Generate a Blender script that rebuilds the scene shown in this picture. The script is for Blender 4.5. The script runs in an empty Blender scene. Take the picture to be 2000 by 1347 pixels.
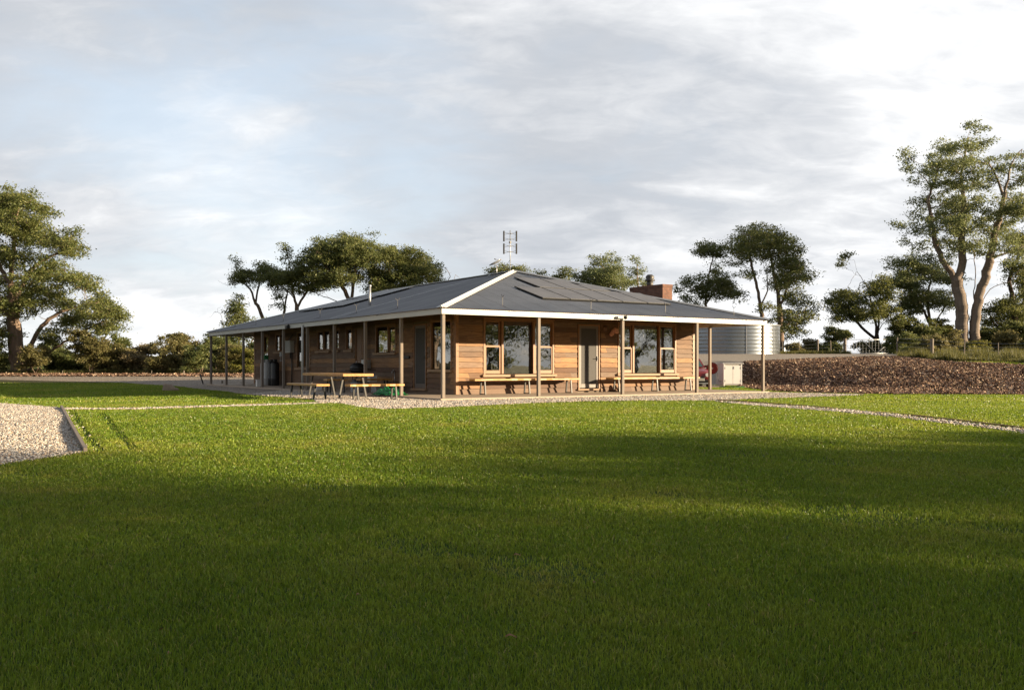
import bpy, bmesh, math, random
import numpy as np
from mathutils import Vector, Matrix
from mathutils.geometry import delaunay_2d_cdt
random.seed(7); RNG=np.random.default_rng(11)
S=bpy.context.scene; COL=S.collection
# ------------------------------------------------------------ survey of the place
F=1804.; HY=712.7; CZ=.944                      # focal length, horizon row, eye height above veranda floor
D1=np.array([.836,.549]); D1/=np.hypot(*D1); D2=np.array([-D1[1],D1[0]])
P0=np.array([-1.97,26.1]); ANG=math.atan2(D1[1],D1[0])
W,L,E0,R0=13.3,23.85,2.56,4.46; SL=(R0-E0)/(W/2)
U0,U1,V0,V1=1.98,12.35,2.65,22.92
def sm(a,b,x):
    t=np.clip((np.asarray(x,float)-a)/(b-a),0,1); return t*t*(3-2*t)
def H(X,Y):
    X=np.asarray(X,float); Y=np.asarray(Y,float)
    b=-.075-.545*(1-sm(2,21,Y))
    b=b+.02*np.sin(X*.45+1)*np.sin(Y*.5)*sm(24,18,Y)
    Ys=np.interp(X,[3,7,11,13,16,20,60],[48,47,46.3,43.2,37.5,32.5,30.6])
    bank=1.2*sm(0,1,(Y-Ys)/np.maximum(50-Ys,6))+.6*np.clip((Y-50)/16,0,1)
    bank=bank+.05*np.sin(X*.9)*np.sin(Y*.7+X*.3)*sm(0,.4,bank)*sm(1.2,.9,bank)
    rise=.5*np.clip((Y-47)/28,0,1.15)
    wr=sm(-3,7,X)
    far=-7*sm(98,230,Y)+(11+3*np.sin(X*.011+2)+1.5*np.sin(X*.037))*sm(300,620,Y)*(1-.55*sm(-60,250,X))
    return b+wr*bank+(1-wr)*rise+far
def h1(x,y): return float(H(x,y))
def gp(px,py):                                   # where a sight line through the survey photo meets the terrain
    dx=(px-1000)/F; dz=-(py-HY)/F; t=2.
    while t<1500:
        if CZ+dz*t<=h1(dx*t,t): break
        t+=.05 if t<60 else .25
    return (dx*t,t)
def at(px,py,Y): return (float((px-1000)/F*Y),float(Y),float(CZ-(py-HY)/F*Y))
def hw(u,v,z=0):
    p=P0+u*D1+v*D2; return (float(p[0]),float(p[1]),z)
def hplane(px,py,axis,c):                        # the same for a plane of the house -> (u,v,z)
    r=np.array([(px-1000)/F,1.]); o=-P0
    o=np.array([o@D1,o@D2,CZ]); d=np.array([r@D1,r@D2,-(py-HY)/F])
    t=(c-o[axis])/d[axis]; return o+t*d
# ------------------------------------------------------------ node helpers
class NT:
    def __init__(s,nt): s.nt=nt; s.n=nt.nodes; s.l=nt.links
    def node(s,t,**k):
        n=s.n.new(t)
        for a,b in k.items(): setattr(n,a,b)
        return n
    def put(s,n,i,v):
        if v is None: return
        if hasattr(v,'is_linked') : s.l.new(v,n.inputs[i])
        else:
            if isinstance(v,(tuple,list)) and len(v)==3 and n.inputs[i].type=='RGBA': v=(*v,1)
            n.inputs[i].default_value=v
    def math(s,op,a,b=None,c=None,clamp=False):
        n=s.node('ShaderNodeMath',operation=op,use_clamp=clamp); s.put(n,0,a); s.put(n,1,b); s.put(n,2,c); return n.outputs[0]
    def mix(s,f,a,b,mode='MIX'):
        n=s.node('ShaderNodeMix',data_type='RGBA',blend_type=mode); s.put(n,0,f); s.put(n,6,a); s.put(n,7,b); return n.outputs[2]
    def noise(s,vec,scale,detail=4,rough=.55,dist=0,out=0):
        n=s.node('ShaderNodeTexNoise'); s.put(n,'Vector',vec); s.put(n,'Scale',scale); s.put(n,'Detail',detail); s.put(n,'Roughness',rough); s.put(n,'Distortion',dist); return n.outputs[out]
    def voro(s,vec,scale,out='Distance',feature='F1',rnd=1.):
        n=s.node('ShaderNodeTexVoronoi',feature=feature); s.put(n,'Vector',vec); s.put(n,'Scale',scale); s.put(n,'Randomness',rnd); return n.outputs[out]
    def ramp(s,f,stops,interp='LINEAR'):
        n=s.node('ShaderNodeValToRGB'); r=n.color_ramp; r.interpolation=interp
        while len(r.elements)<len(stops): r.elements.new(.5)
        for e,(p,c) in zip(r.elements,stops):
            e.position=p; e.color=(*c,1) if isinstance(c,(tuple,list)) else (c,c,c,1)
        s.put(n,0,f); return n.outputs[0]
    def scale(s,vec,sc):
        n=s.node('ShaderNodeMapping'); s.put(n,'Vector',vec); n.inputs['Scale'].default_value=sc; return n.outputs[0]
    def coord(s,k='Object'): return s.node('ShaderNodeTexCoord').outputs[k]
    def pos(s): return s.node('ShaderNodeNewGeometry').outputs['Position']
    def bump(s,h,strength=.3,dist=.01):
        n=s.node('ShaderNodeBump'); s.put(n,'Height',h); s.put(n,'Strength',strength); s.put(n,'Distance',dist); return n.outputs[0]
    def sep(s,v):
        n=s.node('ShaderNodeSeparateXYZ'); s.put(n,0,v); return n.outputs
    def comb(s,x,y,z):
        n=s.node('ShaderNodeCombineXYZ'); s.put(n,0,x); s.put(n,1,y); s.put(n,2,z); return n.outputs[0]
    def wn(s,v):
        n=s.node('ShaderNodeTexWhiteNoise',noise_dimensions='3D'); s.put(n,'Vector',v); return n.outputs[0]
def mat(name,col=(.5,.5,.5),rough=.6,metal=0,build=None,spec=.5):
    m=bpy.data.materials.new(name); m.use_nodes=True; t=NT(m.node_tree); b=t.n['Principled BSDF']
    b.inputs['Base Color'].default_value=(*col,1); b.inputs['Roughness'].default_value=rough; b.inputs['Metallic'].default_value=metal
    b.inputs['Specular IOR Level'].default_value=spec
    if build:
        r=build(t,b) or {}
        for k,v in r.items(): t.put(b,k,v)
    return m
def varied(name,c1,c2,scale=3.,rough=.6,metal=0,bump=.2,stretch=(1,1,1),spec=.5,bd=.01):
    def f(t,b):
        v=t.scale(t.coord(),stretch); n=t.noise(v,scale,6,.6)
        n2=t.noise(v,scale*6,3,.6)
        k=t.ramp(t.math('ADD',t.math('MULTIPLY',n,.7),t.math('MULTIPLY',n2,.3)),[(.3,0.),(.7,1.)])
        return {'Base Color':t.mix(k,c1,c2),'Normal':t.bump(n2,bump,bd),'Roughness':t.math('ADD',rough-.08,t.math('MULTIPLY',n,.16))}
    return mat(name,c1,rough,metal,f,spec)
# materials
def _board(t,b):
    p=t.coord(); s=t.sep(p); along=t.math('ADD',s[0],s[1])
    row=t.math('FLOOR',t.math('DIVIDE',s[2],.172))
    rr=t.wn(t.comb(row,3.,1.))
    seg=t.math('FLOOR',t.math('ADD',t.math('DIVIDE',along,4.1),t.math('MULTIPLY',rr,7.)))
    r=t.wn(t.comb(row,seg,5.))
    g=t.noise(t.comb(t.math('MULTIPLY',along,1.2),t.math('MULTIPLY',r,40.),t.math('MULTIPLY',s[2],26.)),2.2,6,.62,.6)
    g2=t.noise(t.comb(t.math('MULTIPLY',along,6.),t.math('MULTIPLY',r,9.),t.math('MULTIPLY',s[2],90.)),2.,3,.6)
    stain=t.noise(p,.9,4,.6)
    c=t.ramp(r,[(0.,(.12,.062,.036)),(.25,(.21,.12,.065)),(.45,(.22,.16,.115)),(.65,(.33,.175,.08)),(.88,(.45,.25,.115)),(1.,(.27,.19,.135))])
    c=t.mix(t.ramp(g,[(.35,.75),(.62,0.)]),c,(.085,.045,.026))
    c=t.mix(t.ramp(g2,[(.55,0.),(.8,.35)]),c,(.42,.25,.13))
    c=t.mix(t.ramp(stain,[(.45,0.),(.75,.5)]),c,(.15,.105,.08))
    kn=t.voro(t.comb(t.math('MULTIPLY',along,1.),t.math('MULTIPLY',r,20.),t.math('MULTIPLY',s[2],2.)),2.3)
    basem=t.ramp(s[2],[(.03,.55),(.45,0.)]); c=t.mix(basem,c,(.17,.12,.09))
    c=t.mix(t.ramp(kn,[(.03,.8),(.07,0.)]),c,(.04,.02,.01))
    return {'Base Color':c,'Normal':t.bump(t.math('ADD',g,g2),.35,.004)}
M={}
M['board']=mat('weatherboard_timber',rough=.72,build=_board,spec=.3)
M['trim']=varied('window_timber',(.2,.092,.036),(.31,.155,.062),2.5,.5,bump=.1,stretch=(1,1,4))
M['trimd']=varied('dark_door_timber',(.16,.08,.04),(.23,.12,.055),2.5,.5,bump=.1)
M['sillw']=varied('sill_timber',(.27,.17,.1),(.37,.245,.155),4,.7)
M['post']=varied('weathered_post_timber',(.15,.122,.098),(.26,.212,.168),3,.8,stretch=(6,6,.6),bump=.4,bd=.004)
M['fascia']=varied('cream_fascia_paint',(.47,.455,.42),(.54,.525,.485),1.5,.45,bump=.05)
M['white']=varied('white_powdercoat',(.68,.67,.64),(.74,.73,.7),1.2,.4,bump=.03)
M['soffit']=varied('underside_timber',(.36,.27,.19),(.46,.35,.25),2,.7)
M['concrete']=varied('veranda_concrete',(.33,.26,.195),(.42,.335,.25),2.2,.8,bump=.2,bd=.004)
def _roof(ax):
    def f(t,b):
        p=t.coord(); n=t.noise(p,.7,5,.6); s=t.sep(p); n2=t.noise(t.scale(p,(3,3,1)),5,4,.65); a=s[0] if ax=='x' else s[1]; o=s[1] if ax=='x' else s[0]
        sheet=t.wn(t.comb(t.math('FLOOR',t.math('DIVIDE',a,.762)),2.,7.)); lap=t.math('LESS_THAN',t.math('FRACT',t.math('DIVIDE',a,.762)),.035)
        rib=t.math('SINE',t.math('MULTIPLY',a,2*math.pi/.0762))
        scr=t.math('MULTIPLY',t.math('LESS_THAN',t.math('FRACT',t.math('DIVIDE',o,.9)),.03),t.math('GREATER_THAN',rib,.3))
        c=t.mix(t.ramp(n,[(.35,0.),(.65,1.)]),(.35,.35,.35),(.48,.478,.472)); c=t.mix(t.ramp(n2,[(.52,0.),(.75,.5)]),c,(.24,.23,.215))
        c=t.mix(t.math('MULTIPLY',sheet,.35),c,(.22,.225,.235)); c=t.mix(t.math('MULTIPLY',lap,.6),c,(.12,.12,.12)); c=t.mix(t.ramp(rib,[(0.,.5),(.6,0.)]),c,(.17,.172,.178)); c=t.mix(t.math('MULTIPLY',scr,.6),c,(.1,.1,.1))
        return {'Base Color':c,'Roughness':t.math('ADD',.32,t.math('MULTIPLY',t.math('ADD',n2,t.math('MULTIPLY',sheet,.5)),.16))}
    return f
M['roofx']=mat('zinc_corrugated_sheet',metal=.75,build=_roof('x')); M['roofy']=mat('zinc_corrugated_sheet_side',metal=.75,build=_roof('y'))
M['panel']=mat('solar_cell_glass',(.035,.038,.045),.4,0,lambda t,b:{'Base Color':t.mix(t.ramp(t.noise(t.coord(),2,2),[(.4,0.),(.6,1.)]),(.085,.08,.078),(.105,.1,.097))})
M['alu']=varied('aluminium',(.45,.45,.45),(.6,.6,.6),4,.4,.8,.05)
M['black']=varied('black_metal',(.014,.014,.015),(.03,.03,.03),4,.42,.2,.05)
M['legsteel']=varied('grey_steel_leg',(.05,.048,.045),(.085,.08,.072),4,.5,.3,.05)
M['galv']=varied('galvanised_steel',(.38,.39,.4),(.52,.53,.54),5,.42,.7,.08)
def _live(t,b):
    p=t.coord(); n=t.noise(t.scale(p,(1,9,9)),2.2,6,.6,1.); k=t.noise(p,2.4,3)
    c=t.ramp(n,[(.25,(.19,.085,.022)),(.5,(.44,.23,.06)),(.75,(.58,.35,.11))]); c=t.mix(t.ramp(k,[(.6,0.),(.72,.7)]),c,(.16,.07,.025))
    return {'Base Color':c,'Normal':t.bump(n,.2,.005)}
M['live']=mat('oiled_live_edge_slab',rough=.42,build=_live)
M['mesh']=varied('dark_fly_mesh',(.05,.046,.042),(.065,.06,.055),9,.75,0,.1)
M['room']=varied('room_lining',(.16,.12,.09),(.22,.17,.12),1,.8)
M['curtain']=varied('brown_curtain',(.24,.17,.11),(.32,.24,.17),3,.9,stretch=(12,12,.4),bump=.6,bd=.03)
def glass(name,fac=.3,tint=(.5,.5,.48)):
    m=bpy.data.materials.new(name); m.use_nodes=True; t=NT(m.node_tree); t.n.remove(t.n['Principled BSDF'])
    lw=t.node('ShaderNodeLayerWeight'); lw.inputs[0].default_value=.35
    f=t.math('ADD',fac,t.math('MULTIPLY',lw.outputs['Fresnel'],.6),clamp=True)
    tr=t.node('ShaderNodeBsdfTransparent'); tr.inputs[0].default_value=(*tint,1)
    gl=t.node('ShaderNodeBsdfGlossy'); gl.inputs['Roughness'].default_value=.01; gl.inputs[0].default_value=(.9,.9,.88,1)
    nz=t.noise(t.coord(),1.6,2); t.put(gl,'Normal',t.bump(nz,.08,.02))
    mx=t.node('ShaderNodeMixShader'); t.put(mx,0,f); t.l.new(tr.outputs[0],mx.inputs[1]); t.l.new(gl.outputs[0],mx.inputs[2])
    t.l.new(mx.outputs[0],t.n['Material Output'].inputs[0]); return m
M['glass']=glass('window_glass',.17)
def _brick(t,b):
    n=t.node('ShaderNodeTexBrick'); s=t.sep(t.coord()); t.put(n,'Vector',t.comb(t.math('ADD',s[0],s[1]),s[2],0.)); n.inputs['Scale'].default_value=1.
    n.inputs['Color1'].default_value=(.21,.095,.065,1); n.inputs['Color2'].default_value=(.13,.06,.045,1); n.inputs['Mortar'].default_value=(.12,.09,.07,1)
    n.inputs['Brick Width'].default_value=.24; n.inputs['Row Height'].default_value=.086; n.inputs['Mortar Size'].default_value=.014
    c=t.mix(t.ramp(t.noise(t.coord(),7,4),[(.4,0.),(.7,.5)]),n.outputs[0],(.27,.145,.1))
    return {'Base Color':c,'Normal':t.bump(t.math('SUBTRACT',1.,n.outputs['Fac']),.6,.008)}
M['brick']=mat('red_brickwork',rough=.85,build=_brick,spec=.2)
M['red']=mat('red_hose_reel_paint',(.17,.009,.007),.5)
M['carred']=varied('faded_red_car_paint',(.15,.022,.022),(.19,.03,.028),1.5,.28,.1,.0)
M['plastic']=varied('grey_plastic',(.3,.31,.31),(.38,.39,.39),3,.5)
M['lgrey']=varied('grey_gas_bottle_paint',(.3,.3,.29),(.4,.4,.39),3,.45)
M['green']=varied('green_shade_net',(.01,.14,.04),(.02,.27,.075),14,.5,bump=.5)
M['boot']=varied('worn_brown_leather',(.1,.055,.03),(.17,.09,.05),8,.7)
M['orn']=varied('pink_terracotta',(.5,.22,.14),(.66,.36,.25),9,.7)
M['rock']=varied('pale_field_rock',(.2,.15,.11),(.36,.27,.19),4,.9,bump=.8,bd=.03)
M['rust']=varied('rusty_flashing',(.25,.11,.05),(.4,.2,.1),8,.8)
M['lamp']=mat('clear_lamp_lens',(.8,.8,.78),.08)
M['tyre']=mat('tyre_rubber',(.02,.02,.02),.85)
def _tank(t,b):
    p=t.coord(); n=t.noise(p,.8,4); n2=t.noise(t.scale(p,(1,1,6)),3,4)
    return {'Base Color':t.mix(n,(.2,.22,.245),(.28,.305,.33)),'Roughness':t.math('ADD',.22,t.math('MULTIPLY',n2,.14))}
M['tank']=mat('zinc_tank_sheet',metal=.85,build=_tank)
# ground
def _soil(t,b):
    p=t.pos(); n=t.noise(p,.35,5,.6); n2=t.noise(p,14,4,.7)
    c=t.mix(t.ramp(n,[(.35,0.),(.65,1.)]),(.03,.065,.01),(.06,.1,.018)); c=t.mix(t.ramp(n2,[(.45,0.),(.8,.7)]),c,(.1,.085,.045))
    y=t.sep(p)[1]; far=t.ramp(t.math('DIVIDE',y,200.),[(.228,0.),(.245,1.)])
    bush=t.mix(t.ramp(n2,[(.3,0.),(.7,1.)]),(.07,.055,.032),(.05,.06,.022))
    return {'Base Color':t.mix(far,c,bush),'Normal':t.bump(n2,.8,.03)}
M['soil']=mat('turf_soil',rough=.95,build=_soil,spec=.1)
def _gravel(scale,base):
    def f(t,b):
        p=t.pos(); c=t.voro(p,scale,'Color'); d=t.voro(p,scale,'Distance'); s=t.sep(c)
        k=t.ramp(s[0],[(0.,(.1,.085,.07)),(.25,(.3,.25,.2)),(.55,(.47,.42,.36)),(.85,(.62,.58,.52)),(1.,(.4,.25,.14))])
        k=t.mix(1.,k,base,'MULTIPLY'); k=t.mix(t.ramp(d,[(.3,0.),(.75,.75)]),k,(.06,.05,.04))
        big=t.noise(p,.6,4); k=t.mix(t.ramp(big,[(.4,0.),(.75,.35)]),k,(.26,.21,.16))
        return {'Base Color':k,'Normal':t.bump(t.math('SUBTRACT',1.,d),.9,.02)}
    return f
M['gravel']=mat('house_gravel',rough=.9,build=_gravel(24,(.95,.93,.9)),spec=.15)
M['drive']=mat('compacted_gravel_drive',rough=.95,build=lambda t,b:{'Base Color':t.mix(t.noise(t.pos(),1.2,6,.7),t.mix(t.noise(t.pos(),26,3,.7),(.18,.155,.125),(.42,.37,.31)),(.3,.26,.215)),'Normal':t.bump(t.noise(t.pos(),30,3),.5,.02)},spec=.1)
def _stone(t,b):
    g=t.node('ShaderNodeNewGeometry'); r=g.outputs['Random Per Island']
    k=t.ramp(r,[(0.,(.13,.105,.09)),(.18,(.3,.25,.2)),(.4,(.5,.46,.4)),(.7,(.6,.57,.52)),(.88,(.54,.44,.32)),(.96,(.4,.24,.14)),(1.,(.72,.7,.66))])
    return {'Base Color':t.mix(t.ramp(t.noise(t.pos(),60,2),[(.4,0.),(.7,.3)]),k,(.3,.25,.2))}
M['stone']=mat('loose_stones',rough=.85,build=_stone,spec=.2)
M['mulchbase']=mat('mulch_litter',rough=.95,spec=.1,build=lambda t,b:{'Base Color':t.mix(t.noise(t.scale(t.pos(),(1,2,1)),11,5,.75),(.08,.045,.03),(.22,.13,.085)),'Normal':t.bump(t.noise(t.pos(),22,4,.7),1.,.06)})
def _chip(t,b):
    r=t.node('ShaderNodeNewGeometry').outputs['Random Per Island']
    return {'Base Color':t.ramp(r,[(0.,(.07,.038,.026)),(.3,(.17,.1,.068)),(.62,(.29,.175,.12)),(.84,(.45,.31,.21)),(1.,(.7,.54,.38))])}
M['chip']=mat('bark_chips',rough=.85,build=_chip,spec=.2)
def leafmat(name,c1,c2,c3,sc=.5,trans=.35):
    m=bpy.data.materials.new(name); m.use_nodes=True; t=NT(m.node_tree); b=t.n['Principled BSDF']
    r=t.node('ShaderNodeNewGeometry').outputs['Random Per Island']; n=t.noise(t.coord(),sc,4,.6)
    c=t.mix(t.ramp(n,[(.35,0.),(.68,1.)]),c1,c2); c=t.mix(t.ramp(r,[(.5,0.),(1.,.8)]),c,c3)
    t.put(b,'Base Color',c); b.inputs['Roughness'].default_value=.5; b.inputs['Specular IOR Level'].default_value=.35
    tr=t.node('ShaderNodeBsdfTranslucent'); t.put(tr,0,t.mix(.4,c,c3)); mx=t.node('ShaderNodeMixShader'); mx.inputs[0].default_value=trans+.1
    t.l.new(b.outputs[0],mx.inputs[1]); t.l.new(tr.outputs[0],mx.inputs[2]); t.l.new(mx.outputs[0],t.n['Material Output'].inputs[0]); return m
M['gum']=leafmat('gum_leaves',(.076,.108,.028),(.14,.16,.046),(.27,.26,.09))
M['gumd']=leafmat('dark_gum_leaves',(.07,.1,.03),(.13,.15,.05),(.26,.26,.09))
M['gump']=leafmat('pale_gum_leaves',(.105,.145,.058),(.17,.195,.075),(.29,.3,.12))
M['scrub']=leafmat('olive_scrub_leaves',(.1,.105,.035),(.17,.155,.055),(.3,.25,.11))
M['scrubb']=leafmat('dry_brown_scrub_leaves',(.16,.135,.065),(.23,.19,.1),(.38,.3,.17))
M['bushy']=leafmat('yellow_green_bush_leaves',(.1,.115,.02),(.16,.16,.03),(.24,.21,.05))
M['bark']=varied('gum_bark',(.14,.1,.075),(.26,.19,.14),2.5,.9,bump=.8,stretch=(3,3,.5),bd=.03,spec=.1)
M['barkp']=varied('pale_gum_bark',(.15,.118,.095),(.27,.215,.175),2.,.85,bump=.6,stretch=(3,3,.4),bd=.03,spec=.15)
M['barkd']=varied('dark_gum_bark',(.06,.048,.04),(.14,.1,.08),2.5,.9,bump=.8,stretch=(3,3,.5),bd=.03,spec=.1)
def _grass():
    m=bpy.data.materials.new('lawn_blades'); m.use_nodes=True; t=NT(m.node_tree); b=t.n['Principled BSDF']; p=t.pos()
    r=t.node('ShaderNodeNewGeometry').outputs['Random Per Island']
    n=t.noise(p,.28,4,.55); n1=t.noise(p,1.6,4,.6); n2=t.noise(p,7,3,.6)
    k=t.math('ADD',t.math('MULTIPLY',n,.5),t.math('ADD',t.math('MULTIPLY',n1,.3),t.math('MULTIPLY',n2,.2)))
    c=t.ramp(k,[(.36,(.042,.108,.008)),(.46,(.092,.18,.014)),(.54,(.16,.225,.026)),(.63,(.28,.26,.06))])
    c=t.mix(t.ramp(r,[(.35,0.),(1.,.75)]),c,(.27,.34,.045)); c=t.mix(t.ramp(r,[(.955,0.),(.96,.8)]),c,(.34,.27,.12))
    r2=t.math('FRACT',t.math('MULTIPLY',r,91.7)); c=t.mix(1.,c,t.ramp(r2,[(0.,(.5,.48,.45)),(.5,(1.08,1.03,1.)),(1.,(1.75,1.62,1.5))]),'MULTIPLY')
    t.put(b,'Base Color',c); b.inputs['Roughness'].default_value=.38; b.inputs['Specular IOR Level'].default_value=.35
    tr=t.node('ShaderNodeBsdfTranslucent'); t.put(tr,0,t.mix(.5,c,(.3,.36,.03))); mx=t.node('ShaderNodeMixShader'); mx.inputs[0].default_value=.46
    t.l.new(b.outputs[0],mx.inputs[1]); t.l.new(tr.outputs[0],mx.inputs[2]); t.l.new(mx.outputs[0],t.n['Material Output'].inputs[0]); return m
M['grass']=_grass()
M['sedge']=leafmat('roadside_tussock',(.05,.07,.02),(.1,.105,.03),(.22,.19,.055),1.2)
# ------------------------------------------------------------ object helpers
def props(o,label=None,cat=None,group=None,kind=None):
    for k,v in (('label',label),('category',cat),('group',group),('kind',kind)):
        if v: o[k]=v
    return o
def empty(name,loc,rz,label,cat,group=None):
    o=bpy.data.objects.new(name,None); COL.objects.link(o); o.location=loc; o.rotation_euler=(0,0,rz); o.empty_display_size=.2
    return props(o,label,cat,group)
def link(name,me,m,parent=None,smooth=False,loc=None,rz=0):
    o=bpy.data.objects.new(name,me); COL.objects.link(o)
    if m: me.materials.append(m)
    if smooth: me.polygons.foreach_set('use_smooth',[True]*len(me.polygons))
    if parent: o.parent=parent
    if loc is not None: o.location=loc
    o.rotation_euler=(0,0,rz) if rz else o.rotation_euler
    return o
def npmesh(name,V,Fc):                            # V (n,3), Fc (m,k) one polygon size
    me=bpy.data.meshes.new(name); V=np.ascontiguousarray(V,dtype=np.float32); Fc=np.ascontiguousarray(Fc,dtype=np.int32); m,k=Fc.shape
    me.vertices.add(len(V)); me.vertices.foreach_set('co',V.ravel()); me.loops.add(m*k); me.loops.foreach_set('vertex_index',Fc.ravel())
    me.polygons.add(m); me.polygons.foreach_set('loop_start',np.arange(0,m*k,k,dtype=np.int32))
    try: me.polygons.foreach_set('loop_total',np.full(m,k,dtype=np.int32))
    except Exception: pass
    me.update(calc_edges=True); return me
class MB:
    def __init__(s): s.v=[]; s.f=[]
    def add(s,vs,fs):
        o=len(s.v); s.v+= [tuple(map(float,a)) for a in vs]; s.f+=[tuple(i+o for i in q) for q in fs]; return s
    def box(s,x0,x1,y0,y1,z0,z1):
        x0,x1=sorted((x0,x1)); y0,y1=sorted((y0,y1)); z0,z1=sorted((z0,z1))
        return s.add([(x,y,z) for z in (z0,z1) for y in (y0,y1) for x in (x0,x1)],[(0,2,3,1),(4,5,7,6),(0,1,5,4),(2,6,7,3),(0,4,6,2),(1,3,7,5)])
    def tube(s,pts,r,n=8,cap=True):
        pts=[Vector(p) for p in pts]; rs=r if isinstance(r,(list,tuple)) else [r]*len(pts); rings=[]; ref=None
        for i,p in enumerate(pts):
            d=(pts[min(i+1,len(pts)-1)]-pts[max(i-1,0)]).normalized()
            if ref is None: ref=Vector((0,0,1)) if abs(d.z)<.9 else Vector((1,0,0))
            a=d.cross(ref).normalized(); b=d.cross(a).normalized(); ref=-(b) if False else ref
            rings.append([p+rs[i]*(math.cos(6.28318*k/n)*a+math.sin(6.28318*k/n)*b) for k in range(n)])
        vs=[q for g in rings for q in g]; fs=[(i*n+k,i*n+(k+1)%n,(i+1)*n+(k+1)%n,(i+1)*n+k) for i in range(len(pts)-1) for k in range(n)]
        if cap: fs+= [tuple(range(n))[::-1],tuple((len(pts)-1)*n+k for k in range(n))]
        return s.add(vs,fs)
    def bar(s,a,b,w,h):                           # rectangular bar between two points
        a=Vector(a); b=Vector(b); d=(b-a).normalized(); ref=Vector((0,0,1)) if abs(d.z)<.95 else Vector((0,1,0))
        x=d.cross(ref).normalized()*w/2; y=x.cross(d).normalized()*h/2
        vs=[p+i*x+j*y for p in (a,b) for (i,j) in ((-1,-1),(1,-1),(1,1),(-1,1))]
        return s.add(vs,[(0,1,2,3),(7,6,5,4),(0,4,5,1),(1,5,6,2),(2,6,7,3),(3,7,4,0)])
    def lathe(s,prof,n=20,c=(0,0,0)):
        vs=[(c[0]+r*math.cos(6.28318*k/n),c[1]+r*math.sin(6.28318*k/n),c[2]+z) for r,z in prof for k in range(n)]
        fs=[(i*n+k,i*n+(k+1)%n,(i+1)*n+(k+1)%n,(i+1)*n+k) for i in range(len(prof)-1) for k in range(n)]
        if prof[0][0]>1e-4: fs.append(tuple(range(n))[::-1])
        if prof[-1][0]>1e-4: fs.append(tuple((len(prof)-1)*n+k for k in range(n)))
        return s.add(vs,fs)
    def prism(s,poly,z0,z1,ax='z'):
        n=len(poly); f=(lambda a,b,c:(a,b,c)) if ax=='z' else ((lambda a,b,c:(a,c,b)) if ax=='y' else (lambda a,b,c:(c,a,b)))
        vs=[f(x,y,z0) for x,y in poly]+[f(x,y,z1) for x,y in poly]
        return s.add(vs,[tuple(range(n))[::-1],tuple(range(n,2*n))]+[(i,(i+1)%n,(i+1)%n+n,i+n) for i in range(n)])
    def build(s,name,m,parent=None,smooth=False,bevel=0,loc=None,rz=0,label=None):
        me=bpy.data.meshes.new(name); me.from_pydata(s.v,[],s.f); me.update()
        bm=bmesh.new(); bm.from_mesh(me); bmesh.ops.recalc_face_normals(bm,faces=bm.faces)
        if bevel: bmesh.ops.bevel(bm,geom=bm.edges[:],offset=bevel,segments=1,affect='EDGES')
        bm.to_mesh(me); bm.free()
        o=link(name,me,m,parent,smooth,loc,rz)
        if label: o['label']=label
        return o
def copy_tree(o,parent=None):
    c=o.copy(); COL.objects.link(c)
    if parent: c.parent=parent
    for ch in list(o.children): copy_tree(ch,c)
    return c
# ------------------------------------------------------------ terrain and overlays
def axis(lo,hi,st,far,g=1.25):
    a=list(np.arange(lo,hi+1e-6,st)); d=st; x=a[-1]
    while x<far: d*=g; x+=d; a.append(x)
    d=st; x=a[0]; b=[]
    while x>-far: d*=g; x-=d; b.append(x)
    return np.array(b[::-1]+a)
xs=axis(-34,42,.5,1600); ys=axis(-8,92,.5,1700,1.12); ys=ys[ys>-400]
GX,GY=np.meshgrid(xs,ys); GZ=H(GX,GY); nx=len(xs); ny=len(ys)
idx=np.arange(nx*ny).reshape(ny,nx); q=np.stack([idx[:-1,:-1],idx[:-1,1:],idx[1:,1:],idx[1:,:-1]],-1).reshape(-1,4)
props(link('ground',npmesh('ground',np.stack([GX,GY,GZ],-1).reshape(-1,3),q),M['soil'],smooth=True),kind='structure')
def inpoly(P,poly):
    x,y=P[:,0],P[:,1]; c=np.zeros(len(P),bool); n=len(poly)
    for i in range(n):
        x1,y1=poly[i]; x2,y2=poly[(i+1)%n]
        if y1==y2: continue
        m=((y1>y)!=(y2>y))&(x<(x2-x1)*(y-y1)/(y2-y1)+x1); c^=m
    return c
def overlay(name,poly,m,off,sp=.5):
    poly=[(float(a),float(b)) for a,b in poly]; bd=[]
    for i in range(len(poly)):
        a=np.array(poly[i]); b=np.array(poly[(i+1)%len(poly)]); k=max(1,int(np.hypot(*(b-a))/min(sp,.3)))
        bd+=[tuple(a+(b-a)*j/k) for j in range(k)]
    rj=np.random.default_rng(3); bd=[(x+rj.normal(0,.03),y+rj.normal(0,.03)) for x,y in bd]; poly=bd
    A=np.array(poly); gx=np.arange(A[:,0].min(),A[:,0].max(),sp); gy=np.arange(A[:,1].min(),A[:,1].max(),sp)
    g=np.stack(np.meshgrid(gx,gy),-1).reshape(-1,2); g=g[inpoly(g,poly)]
    B=np.array(bd); keep=[i for i,p in enumerate(g) if np.min(np.hypot(B[:,0]-p[0],B[:,1]-p[1]))>sp*.35]; g=g[keep]
    vs=[Vector(p) for p in bd]+[Vector(p) for p in g]; nb=len(bd)
    r=delaunay_2d_cdt(vs,[(i,(i+1)%nb) for i in range(nb)],[],1,1e-5)
    V=np.array([(p[0],p[1]) for p in r[0]]); Fc=np.array([t for t in r[2] if len(t)==3])
    cen=V[Fc].mean(1); Fc=Fc[inpoly(cen,poly)]
    o=link(name,npmesh(name,np.column_stack([V,H(V[:,0],V[:,1])+off]),Fc),m,smooth=True); props(o,kind='structure'); return o
G=lambda pts:[gp(*p) for p in pts]
hwp=lambda u,v: hw(u,v)[:2]
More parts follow.
